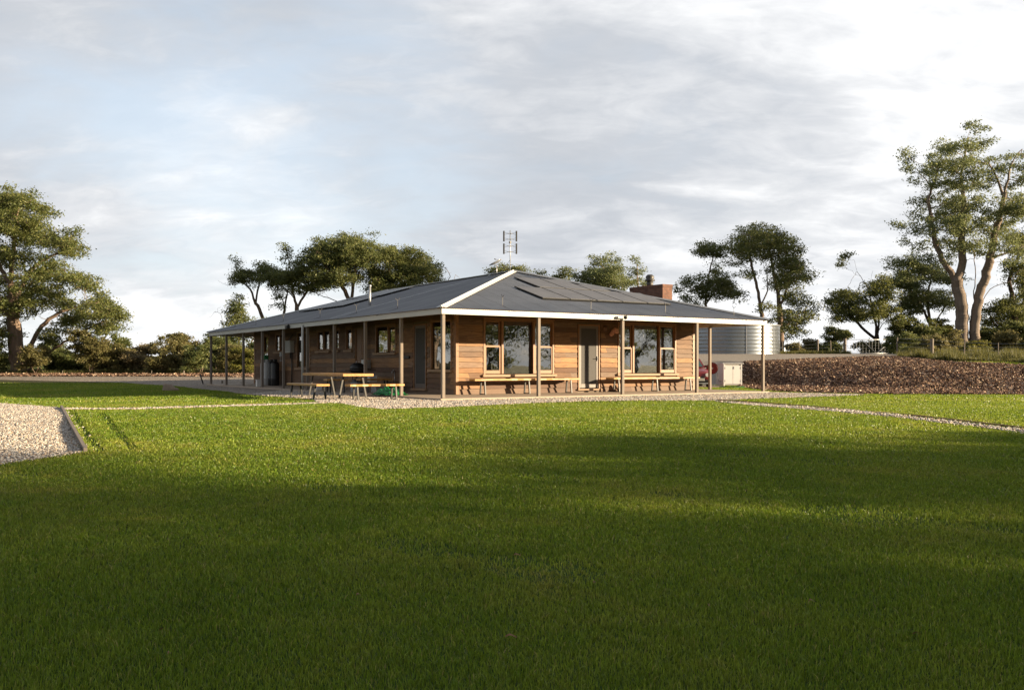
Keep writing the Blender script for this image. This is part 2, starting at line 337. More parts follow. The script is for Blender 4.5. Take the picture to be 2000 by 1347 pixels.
P_apron=G([(626,787),(660,788),(700,796),(745,801),(864,797),(950,793),(1050,788),(1150,784.5),(1250,783),(1330,783),(1400,783),(1480,779),(1560,777),(1640,774),(1690,771.5),(1600,769.5),(1500,767)])+[hwp(13.7,.3),hwp(14.2,6),hwp(15.5,10)]+[(9.6,41.5),(10.5,46),(8,47.5),(4,47.5),(-3,56),(-12,58),(-22,61)]+G([(0,735.5),(-60,735.3),(-60,742),(0,742),(230,747),(330,753),(400,761),(444,765),(480,771),(552,776),(610,781)])
P_path=G([(1392,784),(1450,787),(1500,790.5),(1600,798),(1800,817),(2000,840.5),(2100,853),(2100,863),(2000,847.5),(1800,823),(1600,803.5),(1500,795.5),(1440,790)])
P_path2=G([(626,787),(560,789.5),(450,792.5),(350,795.5),(280,798),(200,799),(122,798.5),(122,801.5),(280,801),(350,798.5),(450,795.5),(560,792),(640,789)])
P_patch=G([(120,798),(165,885),(90,897),(0,910),(-150,940),(-330,860),(-200,800),(0,789)])
P_mulch=G([(1450,756),(1480,761),(1520,765),(1600,768),(1700,770),(2000,771.5),(2300,773)])+[(36,40)]+G([(2000,714),(1860,707.5),(1790,700),(1752,696.5),(1690,697.5),(1600,700.5),(1520,704),(1452,708)])+[(11.0,47.5),(10.9,44.5)]
P_drive=G([(1452,708),(1520,704),(1600,700.5),(1690,697.5),(1752,696.5)])+[(27.6,66),(30,75),(24,76),(22,70),(19,66.5),(8,66),(0,60),(4,50.5),(8,47.6),(10.6,46.1)]
P_mulch2=[(-3,56.2),(-12,58.2),(-22,61.2)]+G([(0,735),(-60,735)])+[(-40,68),(-30,68.5),(-15,66.5),(-4,64)]
overlay('gravel_apron',P_apron,M['gravel'],.012)
overlay('garden_path',P_path,M['gravel'],.016)
overlay('garden_path',P_path2,M['gravel'],.02,.3)
overlay('gravel_pad',P_patch,M['gravel'],.016)
overlay('mulch_bank',P_mulch,M['mulchbase'],.02)
overlay('driveway',P_drive,M['drive'],.014)
overlay('mulch_strip',P_mulch2,M['mulchbase'],.018)
HOUSE=[hwp(-.15,-.15),hwp(W+.15,-.15),hwp(W+.15,L+.15),hwp(-.15,L+.15)]
# lawn blades ------------------------------------------------------------
def blades(n,Y0,Y1,dens,kw,h0,seg,mask=True):
    Yg=Y0+(Y1-Y0)*RNG.random(n*3); acc=(1.108*Yg+5)/Yg; Yg=Yg[RNG.random(len(Yg))<acc/acc.max()][:n]
    n=len(Yg); X=(RNG.random(n)-.5)*(1.108*Yg+5); P=np.column_stack([X,Yg]); return P
def lawn():
    Vs=[];Fs=[];off=0
    ruts=[G([(138,803),(160,838),(196,884)]),G([(197,808),(225,840),(262,880)])]
    def dist(P,pl):
        d=np.full(len(P),9.)
        for a,b in zip(pl[:-1],pl[1:]):
            a=np.array(a);b=np.array(b);t=np.clip(((P-a)@(b-a))/((b-a)@(b-a)),0,1); d=np.minimum(d,np.hypot(*(P-a-t[:,None]*(b-a)).T))
        return d
    for (Y0,Y1,N,wk,hh,seg) in ((3.6,24,1250000,.0011,.034,1),(24,50,330000,.0013,.034,0),(-3,26,620000,.0,.036,2)):
        P=blades(N,Y0,Y1,0,0,0,0) if seg<2 else None
        if seg==2:                                 # coarser turf either side of and below the view
            P=np.column_stack([RNG.uniform(-24,24,N*3),RNG.uniform(Y0,Y1,N*3)]); P=P[(np.abs(P[:,0])>.554*P[:,1]+2.3)|(P[:,1]<3.7)][:N]
        bad=np.zeros(len(P),bool)
        for pl in (P_apron,P_path,P_path2,P_patch,P_mulch,P_drive,P_mulch2,HOUSE): bad|=inpoly(P+RNG.normal(0,.035 if pl is not HOUSE else .01,P.shape),pl)
        if seg:
            for r in ruts: d=dist(P,r); bad|=(d<.07)&(RNG.random(len(P))<.85)
        X,Y=P[:,0],P[:,1]; thin=np.sin(X*.83+np.sin(Y*.6)*1.7)*np.sin(Y*.71+np.sin(X*.5)*2.)+.5*np.sin(X*2.7+Y)*np.sin(Y*2.2-X*.6); bad|=(thin>.95)&(RNG.random(len(P))<.55)
        P=P[~bad]; n=len(P); X,Y=P[:,0],P[:,1]; Z=H(X,Y)
        lum=.75+.4*np.sin(X*3.1+np.sin(Y*2.3)*2)*np.sin(Y*2.7+X)+.3*np.sin(X*.9+2)*np.sin(Y*.8)+.35*np.sin(X*7.3+Y*2)*np.sin(Y*6.1-X*1.7); lum=np.clip(lum,.05,2.)
        if seg:
            for r in ruts: d=dist(P,r); lum=np.where((d>.07)&(d<.3),lum*1.25,lum)
        h=hh*(.55+.75*RNG.random(n))*(.8+.3*lum); w=(wk*Y if seg<2 else .02)*(.6+.8*RNG.random(n))*.5
        a=RNG.random(n)*6.283; la=a+RNG.normal(0,1.2,n); lean=np.abs(RNG.normal(0,.55,n))
        ex,ey=np.cos(a)*w,np.sin(a)*w; lx,ly=np.cos(la)*lean*h,np.sin(la)*lean*h
        if seg:
            nv=5; V=np.empty((n,5,3)); k=.5
            V[:,0]=np.column_stack([X-ex,Y-ey,Z]); V[:,1]=np.column_stack([X+ex,Y+ey,Z])
            V[:,2]=np.column_stack([X+ex*.8+lx*.3,Y+ey*.8+ly*.3,Z+h*.6]); V[:,3]=np.column_stack([X-ex*.8+lx*.3,Y-ey*.8+ly*.3,Z+h*.6]); V[:,4]=np.column_stack([X+lx,Y+ly,Z+h])
            b=np.arange(n)*5+off; Fc=np.concatenate([np.column_stack([b,b+1,b+2]),np.column_stack([b,b+2,b+3]),np.column_stack([b+3,b+2,b+4])])
        else:
            nv=3; V=np.empty((n,3,3)); V[:,0]=np.column_stack([X-ex,Y-ey,Z]); V[:,1]=np.column_stack([X+ex,Y+ey,Z]); V[:,2]=np.column_stack([X+lx,Y+ly,Z+h])
            b=np.arange(n)*3+off; Fc=np.column_stack([b,b+1,b+2])
        Vs.append(V.reshape(-1,3)); Fs.append(Fc); off+=n*nv
    o=link('lawn',npmesh('lawn',np.concatenate(Vs),np.concatenate(Fs)),M['grass'])
    props(o,'mown green lawn spreading from the camera up to the gravel and mulch','lawn',kind='stuff')
lawn()
OCT=np.array([(1,0,0),(0,1,0),(-1,0,0),(0,-1,0),(0,0,1),(0,0,-1)],float); OF=np.array([(0,1,4),(1,2,4),(2,3,4),(3,0,4),(1,0,5),(2,1,5),(3,2,5),(0,3,5)])
def scatter(poly,n,clip=None):
    A=np.array(poly); lo=A.min(0);hi=A.max(0)
    if clip: lo=np.maximum(lo,clip[0]); hi=np.minimum(hi,clip[1])
    ar=(hi[0]-lo[0])*(hi[1]-lo[1]); N=int(n*ar); P=lo+RNG.random((N,2))*(hi-lo); P=P[inpoly(P,poly)]
    P=P[~inpoly(P,HOUSE)]; return P+RNG.normal(0,1,P.shape)*.07*(RNG.random((len(P),1))<.25)
def stones(name,P,r,label):
    n=len(P); J=OCT[None]*(.6+.7*RNG.random((n,6,1))); s=r*(.55+.9*RNG.random((n,1,1)))*np.stack([np.ones(n),.6+.5*RNG.random(n),.45+.4*RNG.random(n)],-1)[:,None]
    V=J*s; a=RNG.random(n)*6.283; c,sn=np.cos(a)[:,None],np.sin(a)[:,None]; x=V[:,:,0]*c-V[:,:,1]*sn; y=V[:,:,0]*sn+V[:,:,1]*c
    t=RNG.normal(0,.5,n)[:,None]; z=V[:,:,2]*np.cos(t)+x*np.sin(t)
    V=np.stack([x+P[:,0:1],y+P[:,1:2],z+(H(P[:,0],P[:,1])+.022)[:,None]],-1).reshape(-1,3)
    Fc=(np.arange(n)[:,None,None]*6+OF[None]).reshape(-1,3)
    props(link(name,npmesh(name,V,Fc),M['stone']),label,'gravel',kind='stuff')
A=scatter(P_patch,1400,((-17,8),(0,30))); stones('gravel_stones',A,.021,'pale loose gravel heaped on the pad at the left edge of the lawn')
A=scatter(P_apron,520,((-9,20),(17,37)))
A=np.concatenate([A,scatter(P_path,420,((4,8),(14,30))),scatter(P_path2,500)]); stones('gravel_stones',A,.026,'grey and cream gravel stones round the veranda and along the paths')
def chips(name,P,label,lo=.02,hi=.085):
    n=len(P); l=lo+(hi-lo)*RNG.random(n)**2; w=l*(.25+.35*RNG.random(n)); a=RNG.random(n)*6.283; t1=RNG.normal(0,.4,n); t2=RNG.normal(0,.35,n)
    ux=np.column_stack([np.cos(a)*np.cos(t1),np.sin(a)*np.cos(t1),np.sin(t1)])*l[:,None]; vx=np.column_stack([-np.sin(a)*np.cos(t2),np.cos(a)*np.cos(t2),np.sin(t2)])*w[:,None]
    C=np.column_stack([P,H(P[:,0],P[:,1])+.035+.03*RNG.random(n)]); dn=np.zeros((n,3)); dn[:,2]=-.012
    V=np.stack([C-ux-vx,C+ux-vx*.6,C+ux+vx,C-ux*.8+vx,C+dn*2],1).reshape(-1,3); b=np.arange(n)*5
    Fc=np.concatenate([np.column_stack([b,b+1,b+2]),np.column_stack([b,b+2,b+3]),np.column_stack([b+1,b,b+4]),np.column_stack([b+3,b+2,b+4])])
    props(link(name,npmesh(name,V,Fc),M['chip']),label,'mulch',kind='stuff')
chips('mulch_chips',scatter(P_mulch,240),'brown bark mulch chips covering the bank right of the house')
chips('mulch_chips',scatter(P_mulch2,70),'reddish bark mulch strip along the far side of the left driveway',.05,.14)
# ------------------------------------------------------------ the house
HS=empty('timber_house',hw(0,0),ANG,'low timber farmhouse with wraparound veranda and grey hipped iron roof','house')
VA=6.45; SLF=(R0-E0)/VA; VB=L-VA
def zroof(face,u,v): return E0+(SLF*v if face=='f' else SL*u if face=='l' else SL*(W-u) if face=='r' else SLF*(L-v))
def rp(face,u,v,h=0): return (u,v,zroof(face,u,v)+h)
def corr(face):
    p=.0762; n=4; o=.11; V=[];Fc=[]
    length=W if face in 'fb' else L; m=int((length+2*o)/p*n)
    for i in range(m+1):
        a=-o+i*p/n; hh=.012*math.cos(2*math.pi*i/n)+.03
        ac=min(max(a,0),length)
        if face in 'fb': top=VA*min(ac,W-ac)/(W/2)
        else: top=min(W/2,(W/2)*min(ac,L-ac)/VA)
        bot=-o if 0<=a<=length else -o+ (0)
        if a<0 or a>length: top=bot+.0+ (o-(abs(a) if a<0 else a-length)); top=max(top-.0,-o+.001)-0
        for s in (bot,top):
            if face=='f': q=(a,s,E0+SLF*s+hh)
            elif face=='b': q=(a,L-s,E0+SLF*s+hh)
            elif face=='l': q=(s,a,E0+SL*s+hh)
            else: q=(W-s,a,E0+SL*s+hh)
            V.append(q)
    b=np.arange(m)*2; Fc=np.column_stack([b,b+2,b+3,b+1])
    return link('roof_sheet',npmesh('roof_sheet',np.array(V),Fc),M['roofx' if face in 'fb' else 'roofy'],RF)
_r=MB(); _r.bar((W/2,VA-.05,R0+.055),(W/2,VB+.05,R0+.055),.3,.025); RF=_r.build('roof',M['galv'],HS)
for f_ in 'flrb': corr(f_)
def hip(a,b,m):
    q=MB(); a=Vector(a); b=Vector(b); d=(b-a).normalized(); x=d.cross(Vector((0,0,1))).normalized(); up=x.cross(d)
    q.tube([a+up*.01,b+up*.01],.035,8)
    for s_ in (-1,1):
        q.add([a,b,b+x*s_*.15-up*.022,a+x*s_*.15-up*.022,a+up*.012,b+up*.012,b+x*s_*.15-up*.012,a+x*s_*.15-up*.012],[(0,1,2,3),(4,5,6,7),(3,2,6,7)])
    q.build('hip_cap',m,RF)
k_=.11
hip((-k_,-k_,E0+.045-k_*SL),(W/2,VA,R0+.065),M['white']); hip((W+k_,-k_,E0+.045-k_*SL),(W/2,VA,R0+.065),M['galv'])
hip((-k_,L+k_,E0+.045-k_*SL),(W/2,VB,R0+.065),M['galv']); hip((W+k_,L+k_,E0+.045-k_*SL),(W/2,VB,R0+.065),M['galv'])
# underside lining of the veranda roof
q=MB(); g=.03
def ring(a,za,b,zb):
    A_=[(a,a),(W-a,a),(W-a,L-a),(a,L-a)]; B_=[(b,b),(W-b,b),(W-b,L-b),(b,L-b)]
    q.add([(*p,za) for p in A_]+[(*p,zb) for p in B_],[(i,(i+1)%4,(i+1)%4+4,i+4) for i in range(4)])
ring(.03,E0-.035,3.2,E0+SL*3.1-.06)
q.build('veranda_lining',M['soffit'],HS)
# fascia beams and flashing line
for (a,b,c,d_) in ((-.05,W+.05,-.055,-.01),(-.05,W+.05,L+.01,L+.055),(-.055,-.01,-.01,L+.01),(W+.01,W+.055,-.01,L+.01)):
    MB().box(a,b,c,d_,2.385,2.545).build('fascia',M['fascia'],HS,bevel=.004)
    e=.006; MB().box(a-e,b+e,c-e,d_+e,2.5455,2.562).build('flashing',M['rust'],HS)
MB().box(-.12,W+.12,-.12,L+.12,-.3,0).build('veranda_floor',M['concrete'],HS,bevel=.01)
pm=None
def post(u,v):
    global pm
    if pm is None:
        o=MB().box(-.047,.047,-.047,.047,0.003,2.4).build('post',M['post'],HS,bevel=.004); pm=o
    else: o=pm.copy(); COL.objects.link(o)
    o.location=(u,v,0); o.rotation_euler=(0,0,random.choice((0,math.pi/2))+random.uniform(-.02,.02)); return o
for i in range(10): post(.05,.05+i*(L-.1)/9)
for i in range(1,5): post(.05+i*(W-.1)/4,.05)
for i in range(1,10): post(W-.05,.05+i*(L-.1)/9)
for i in range(1,4): post(.05+i*(W-.1)/4,L-.05)
# walls ------------------------------------------------------------
def wall(name,kind,a0,a1,openings,top=3.2):
    fm={'f':lambda a,d,z:(a,V0-d,z),'b':lambda a,d,z:(a,V1+d,z),'l':lambda a,d,z:(U0-d,a,z),'r':lambda a,d,z:(U1+d,a,z)}[kind]
    q=MB(); pz=.172; z=.02; r=0; rr=random.Random(kind)
    while z<top:
        z1=z+pz; zc=z+pz/2; segs=[(a0,a1)]
        for (x0,x1,y0,y1) in openings:
            if y0-.02<zc<y1+.02:
                segs=[s for (p,e) in segs for s in ((p,min(e,x0-.05)),(max(p,x1+.05),e)) if s[1]-s[0]>.02]
        cut=[]
        for (p,e) in segs:
            x=p
            while x<e:
                n_=x+rr.uniform(2.2,4.4)
                if e-n_<.7: n_=e
                cut.append((x,n_-.002)); x=n_
        for (p,e) in cut:
            w_=rr.uniform(-.004,.004); lo=.05+w_; hi=.006
            vs=[fm(a,d,zz) for a in (p,e) for (d,zz) in ((0,z),(lo,z-.016),(hi,z1-.008),(0,z1-.008))]
            q.add(vs,[(0,1,2,3),(7,6,5,4),(0,4,5,1),(1,5,6,2),(2,6,7,3)])
        z=z1
    wo=q.build(name,M['board'],HS)
    q=MB(); es=sorted({a0,a1,*[o[0] for o in openings],*[o[1] for o in openings]})
    for p,e in zip(es[:-1],es[1:]):
        c=(p+e)/2; zz=[(0.,top)]
        for (x0,x1,y0,y1) in openings:
            if x0<c<x1: zz=[(0.,y0),(y1,top)]
        for (b,t_) in zz:
            A_=fm(p,-.012,b); B_=fm(e,-.1,t_); q.box(A_[0],B_[0],A_[1],B_[1],b,t_)
    q.build('wall_lining',M['room'],wo); return wo
OF1=(3.0,5.77,.64,2.43); OD=(6.83,7.78,.12,2.36); OF2=(8.63,11.41,.64,2.43)
LO=[(2.93,4.31,.8,2.4),(4.63,5.57,.14,2.34),(6.96,8.63,1.4,2.38),(9.75,10.5,.12,2.37),(10.8,11.4,1.54,2.42),(12.08,12.55,1.56,2.42),(13.1,14.46,1.54,2.42),(15.35,16.91,.82,2.4),(18.58,19.78,1.57,2.42),(20.8,21.57,.7,2.39)]
wall('wall','f',U0+.0,U1,[OF1,OD,OF2],2.75); wall('wall','l',V0,V1,LO,2.75); wall('wall','r',V0,V1,[],2.7); wall('wall','b',U0,U1,[],2.7)
def cb(x0,x1,y0,y1): MB().box(x0,x1,y0,y1,.01,2.74).build('corner_board',M['trim'],HS,bevel=.003)
cb(U0-.045,U0+.06,V0-.047,V0-.001); cb(U0-.046,U0-.001,V0,V0+.09); cb(U1-.08,U1+.045,V0-.047,V0-.001); cb(U0-.046,U0-.001,V1-.09,V1+.04)
# rooms behind the glass
q=MB(); q.box(U0+.13,U1-.13,V0+.13,V1-.13,.06,.1); q.box(U0+.13,U1-.13,V0+.13,V1-.13,2.6,2.64)
q.box(U0+3.6,U0+3.7,V0+4.8,V1-.2,.1,2.6); q.box(U0+.13,U1-.13,V0+4.7,V0+4.8,.1,2.6); q.box(6.3,6.4,V0+.13,V0+4.7,.1,2.6)
for v_ in (9.4,12.,15.,18.,20.3): q.box(U0+.13,U0+3.6,v_,v_+.1,.1,2.6)
q.build('inner_wall',M['room'],HS)
q=MB(); q.box(3.5,4.9,4.4,5.3,.72,.77)
for a in (3.6,4.75):
    for b in (4.5,5.2): q.box(a,a+.06,b,b+.06,.1,.72)
q.build('inner_table',M['live'],HS)
def curtain(x0,x1,y):
    n=40; V=[];Fc=[]
    for i in range(n+1):
        x=x0+(x1-x0)*i/n; V+=[(x,y+.03*math.sin(i*1.4),.15),(x,y+.03*math.sin(i*1.4+.2),2.42)]
    for i in range(n): Fc.append((2*i,2*i+2,2*i+3,2*i+1))
    MB().add(V,Fc).build('curtain',M['curtain'],HS,True)
curtain(4.3,4.85,V0+.22); curtain(10.1,10.5,V0+.22); curtain(2.75,3.0,V0+.22); curtain(8.7,8.9,V0+.22)
M['sheer']=varied('pale_blind_cloth',(.5,.47,.42),(.6,.57,.5),3,.9,stretch=(9,9,.4),bump=.4,bd=.02)
for (a_,b_) in ((3.1,3.5),(7.3,7.9),(10.85,11.05),(13.3,13.7),(14.1,14.4),(15.6,15.9),(19.0,19.6)):
    q=MB(); n=16; V=[]
    for i in range(n+1): y=a_+(b_-a_)*i/n; V+=[(U0+.2+.025*math.sin(i*1.3),y,.7),(U0+.2+.025*math.sin(i*1.3+.2),y,2.4)]
    q.add(V,[(2*i,2*i+2,2*i+3,2*i+1) for i in range(n)]); q.build('blind',M['sheer'],HS,True)
def inner_chair(x,y,rz):
    q=MB(); q.box(-.2,.2,-.2,.2,.43,.46); q.box(-.2,.2,.18,.2,.46,.9)
    for i in (-.18,.16):
        for j in (-.18,.16): q.box(i,i+.03,j,j+.03,0,.43)
    q.build('inner_chair',M['black'],HS,loc=(x,y,.1),rz=rz)
for x,y,r_ in ((3.4,3.9,2.9),(4.2,3.95,3.3),(4.4,5.7,0),(9.6,4.,2.8),(10.4,4.3,.4)): inner_chair(x,y,r_)
# windows ------------------------------------------------------------
def window(kind,a0,a1,z0,z1,lay,sill=True,fr=.075,trim=None):
    m=trim or M['trim']; w_=a1-a0; h=z1-z0
    if kind=='f': loc=(a0,V0,z0); rz=0
    else: loc=(U0,a1,z0); rz=-math.pi/2
    q=MB(); o=.038
    q.box(-fr*.4,fr*.6,-o,.09,0,h); q.box(w_-fr*.6,w_+fr*.4,-o,.09,0,h); q.box(fr*.6,w_-fr*.6,-o+.002,.088,h-fr*.6,h); q.box(-fr*.4,w_+fr*.4,-o-.008,.05,h+.001,h+.05)
    for (x0,x1,ty) in lay[1:]: q.box(x0-.05,x0+.03,-o+.004,.085,.02,h-fr*.6)
    fo=q.build('window',m,HS,bevel=.003,loc=loc,rz=rz)
    if sill: MB().box(-.09,w_+.09,-.12,.08,-.085,-.004).build('sill',M['sillw'],fo,bevel=.006)
    for (x0,x1,ty) in lay:
        x0+=.03 if x0>0 else fr*.6; x1-=.05 if x1<w_-.01 else fr*.6
        def sash(b,t_,y,bot=.045):
            s_=.04; g_=MB(); g_.box(x0,x0+s_,y-.02,y+.02,b,t_); g_.box(x1-s_,x1,y-.02,y+.02,b,t_); g_.box(x0+s_,x1-s_,y-.019,y+.019,b,b+bot); g_.box(x0+s_,x1-s_,y-.019,y+.019,t_-s_,t_)
            g_.build('sash',m,fo,bevel=.002)
            MB().box(x0+s_,x1-s_,y+.002,y+.006,b+bot,t_-s_).build('pane',M['glass'],fo)
        T_=h-fr*.6
        if ty=='hung': mid=h*.49; sash(.02,mid+.05,.0,.11); sash(mid+.02,T_,.042,.05)
        elif ty=='fix': MB().box(x0,x1,.028,.033,.02,T_).build('pane',M['glass'],fo)
        else: sash(.02,T_,.02,.05)
    return fo
w_=OF1[1]-OF1[0]; LAY=lambda w:[(0,.68,'hung'),(.72,1.92,'fix'),(1.98,w,'hung')]
window('f',*OF1,LAY(OF1[1]-OF1[0])); window('f',*OF2,LAY(OF2[1]-OF2[0]))
lay=[[(0,.06,'fix'),(.38,1.38,'fix')],None,[(0,.62,'sash'),(.64,1.67,'fix')],None,[(0,.6,'sash')],[(0,.47,'sash')],[(0,.68,'sash'),(.7,1.36,'sash')],[(0,.75,'sash'),(.78,1.56,'fix')],[(0,.6,'sash'),(.62,1.2,'sash')],[(0,.77,'hung')]]
lay[0]=[(0,1.38,'fix')]
for (a0,a1,z0,z1),ly in zip(LO,lay):
    if ly:
        wd=a1-a0; ly=[(wd-x1 if x1<wd-.02 else 0, wd-x0 if x0>0 else wd, ty) for (x0,x1,ty) in ly][::-1] if len(ly)>1 else ly
        ly=[(max(0,x0),x1,ty) for (x0,x1,ty) in ly]; window('l',a0,a1,z0,z1,ly)
def door(kind,a0,a1,z0,z1,leaf,style):
    w_=a1-a0; h=z1-z0
    loc,rz=((a0,V0,z0),0) if kind=='f' else ((U0,a1,z0),-math.pi/2)
    q=MB(); 
    if style=='fly':
        q.box(.05,.14,-.012,.02,.03,h-.05); q.box(w_-.14,w_-.05,-.012,.02,.03,h-.05); q.box(.14,w_-.14,-.012,.02,.03,.17); q.box(.14,w_-.14,-.012,.02,h-.14,h-.05)
        d=q.build('door',leaf,HS,bevel=.003,loc=loc,rz=rz); MB().box(.14,w_-.14,0,.006,.17,h-.14).build('fly_mesh',M['mesh'],d)
    else:
        q.box(.05,w_-.05,0,.04,.03,h-.05); d=q.build('door',leaf,HS,bevel=.003,loc=loc,rz=rz)
        for zz in (.25,1.15): MB().box(.18,w_-.18,-.008,-.0005,zz,zz+.75).build('door_panel',leaf,d,bevel=.003)
    q=MB(); o=.04; q.box(0,.05,-o,.09,0,h); q.box(w_-.05,w_,-o,.09,0,h); q.box(.05,w_-.05,-o+.002,.088,h-.05,h); q.build('door_frame',M['trim'],d,bevel=.003)
    MB().box(-.06,w_+.06,-.11,.09,-.055,-.003).build('threshold',M['sillw'],d,bevel=.005)
    q=MB(); hx=w_-.1; q.box(hx-.02,hx+.02,-.03,-.012,.97,1.13); q.tube([(hx,-.05,1.05),(hx-.13,-.055,1.05)],.01,6); q.tube([(hx,-.02,1.05),(hx,-.055,1.05)],.012,6); q.build('door_handle',M['black'],d)
    return d
M['dframe']=varied('brown_grey_screen_frame',(.13,.105,.09),(.17,.14,.12),2,.5)
door('f',*OD,M['dframe'],'fly'); door('l',*LO[1],M['dframe'],'fly'); door('l',*LO[3],M['trimd'],'solid')
# roof furniture ------------------------------------------------------------
def panel(face,a0,a1,s0,s1,h=.1):
    f_=(lambda a,s,z:(a,s,E0+SLF*s+z)) if face=='f' else (lambda a,s,z:(s,a,E0+SL*s+z))
    q=MB(); 
    def slab(A0,A1,B0,B1,z0,z1): q.add([f_(a,s,z) for z in (z0,z1) for s in (B0,B1) for a in (A0,A1)],[(0,2,3,1),(4,5,7,6),(0,1,5,4),(2,6,7,3),(0,4,6,2),(1,3,7,5)])
    slab(a0,a1,s0,s1,h-.035,h); o=q.build('solar_panel',M['tyre'],HS)
    q.v=[];q.f=[]; slab(a0+.025,a1-.025,s0+.025,s1-.025,h+.0005,h+.003); q.build('solar_glass',M['panel'],o)
    q.v=[];q.f=[]
    for e in (.3,.75): s_=s0+(s1-s0)*e; slab(a0,a1,s_-.02,s_+.02,h-.075,h-.036)
    slab(a0+.1,a0+.13,s0+.1,s0+.16,.02,h-.036); slab(a0+.1,a0+.13,s1-.3,s1-.24,.02,h-.036); q.build('mounting_rail',M['black'],o)
for i in range(5): panel('f',4.6+i*1.13,5.7+i*1.13,1.6,3.28)
for i in range(2): panel('f',5.73+i*1.13,6.83+i*1.13,3.36,5.0)
panel('f',7.99,8.9,3.36,4.3)
for i in range(5): panel('l',13.6+i*1.05,14.635+i*1.05,2.75,4.4,.12)
for i in range(3): panel('l',13.6+i*1.05,14.635+i*1.05,4.5,6.15,.12)
def bracket(face,a,s):
    x,y,z=(a,s,E0+SLF*s) if face=='f' else (s,a,E0+SL*s)
    dx,dy=((0,1) if face=='f' else (1,0)); q=MB()
    q.tube([(x,y,z+.02),(x,y,z+.3),(x-dx*.08,y-dy*.08,z+.36)],.008,5); q.tube([(x,y,z+.3),(x+dx*.07+.03,y+dy*.07+.03,z+.39)],.009,5); q.tube([(x,y,z+.05),(x-dx*(s+.14),y-dy*(s+.14),E0-.02),(x-dx*(s+.14)+dy*.12,y-dy*(s+.14)+dx*.12,E0-.05)],.006,5)
    q.build('light_bracket',M['legsteel'],HS)
for v_ in (3.95,7.2,10.6,14.7,18.3,21.5): bracket('l',v_,.55)
for u_ in (2.28,5.64,8.84,12.13): bracket('f',u_,.4)
MB().add([(0.02,8.28,E0+.045),(W/2-.1,8.28,R0+.015),(W/2-.1,8.36,R0+.015),(.02,8.36,E0+.045),(0.02,8.28,E0+.052),(W/2-.1,8.28,R0+.022),(W/2-.1,8.36,R0+.022),(.02,8.36,E0+.052)],[(0,1,2,3),(4,5,6,7),(0,1,5,4),(2,3,7,6)]).build('roof_joint',M['galv'],RF)
q=MB(); q.tube([(2.25,9.81,3.1),(2.25,9.81,3.95)],.05,10); q.tube([(2.25,9.81,3.95),(2.25,9.81,4.02)],.065,10); q.build('flue_pipe',M['galv'],HS,True)
fl=MB().tube([(U0-.13,9.22,1.15),(U0-.13,9.22,3.05)],.035,10).build('flue_pipe',M['galv'],HS,True); MB().box(U0-.26,U0-.035,9.02,9.42,.82,1.15).build('flue_box',M['galv'],fl,bevel=.01)
dp=MB().tube([(-.09,10.75,.02),(-.09,10.75,2.45)],.045,10).build('downpipe',M['fascia'],HS,True)
# chimney
q=MB(); q.box(12.0,12.5,3.98,5.95,2.6,4.0); ch=q.build('chimney',M['brick'],HS)
q=MB()
for i in range(18): q.box(11.985+.0,12.515,3.965+i*.111,3.965+i*.111+.1,4.002,4.1)
q.build('coping_course',M['brick'],ch)
q=MB(); q.lathe([(.13,4.05),(.13,4.3),(.12,4.3),(.2,4.31),(.2,4.36),(.15,4.38),(.17,4.44),(.17,4.5),(.14,4.52),(.1,4.56),(0,4.57)],16,(12.25,5.0,0)); q.build('flue_cowl',M['legsteel'],ch,True)
# television aerial
ax,ay=6.62,6.62
am=MB().tube([(ax,ay,R0),(ax,ay,R0+1.62)],.017,8); am.tube([(ax-.25,ay+.3,R0-.0),(ax,ay,R0+.5)],.008,5); am=am.build('aerial_mast',M['galv'],HS,True)
for sx in (-1,1):
    for (z0,z1) in ((.72,1.12),(1.2,1.6)):
        q=MB(); bx=Vector((ax,ay,0))+Vector((.836,-.549,0))*sx*.24; q.box(bx.x-.022,bx.x+.022,bx.y-.022,bx.y+.022,R0+z0,R0+z1); q.build('aerial_reflector',M['tyre'],am)
q=MB()
for zz in (.8,1.02,1.28,1.5):
    c=Vector((ax,ay,R0+zz)); dd=Vector((.836,-.549,0))
    for sx in (-1,1):
        q.tube([c+dd*sx*.07,c+dd*sx*.24+Vector((0,0,.05))],.005,4); q.tube([c+dd*sx*.07,c+dd*sx*.24-Vector((0,0,.05))],.005,4); q.box(*[v for pr in ((c.x+dd.x*sx*.05-.025,c.x+dd.x*sx*.05+.025),(c.y+dd.y*sx*.05-.025,c.y+dd.y*sx*.05+.025),(c.z-.012,c.z+.012)) for v in pr])
q.box(ax-.035,ax+.035,ay-.035,ay+.035,R0+1.13,R0+1.2); q.build('aerial_element',M['black'],am)
# dish
p=hplane(970,536,0,6.3); zz=R0-.1
dm=MB().tube([(6.3,p[1],zz),(6.3,p[1],zz+.42)],.022,8); dm.tube([(6.0,p[1]+.35,zz-.08),(6.3,p[1],zz+.25)],.015,6); dm=dm.build('dish_mast',M['galv'],HS,True)
q=MB(); q.lathe([(0.001,0),(.1,.01),(.19,.03),(.27,.065),(.275,.07),(.19,.04),(.001,.012)],24); ds=q.build('satellite_dish',M['alu'],dm,True,loc=(6.28,p[1],zz+.47)); ds.rotation_euler=(Matrix.Rotation(-ANG,3,'Z')@Vector((-.42,-.02,.86))).to_track_quat('Z','Y').to_euler()
MB().tube([(.0,.24,.04),(.0,.05,.16)],.01,6).tube([(0,.06,.15),(0,.02,.2)],.022,8).build('dish_arm',M['galv'],ds)
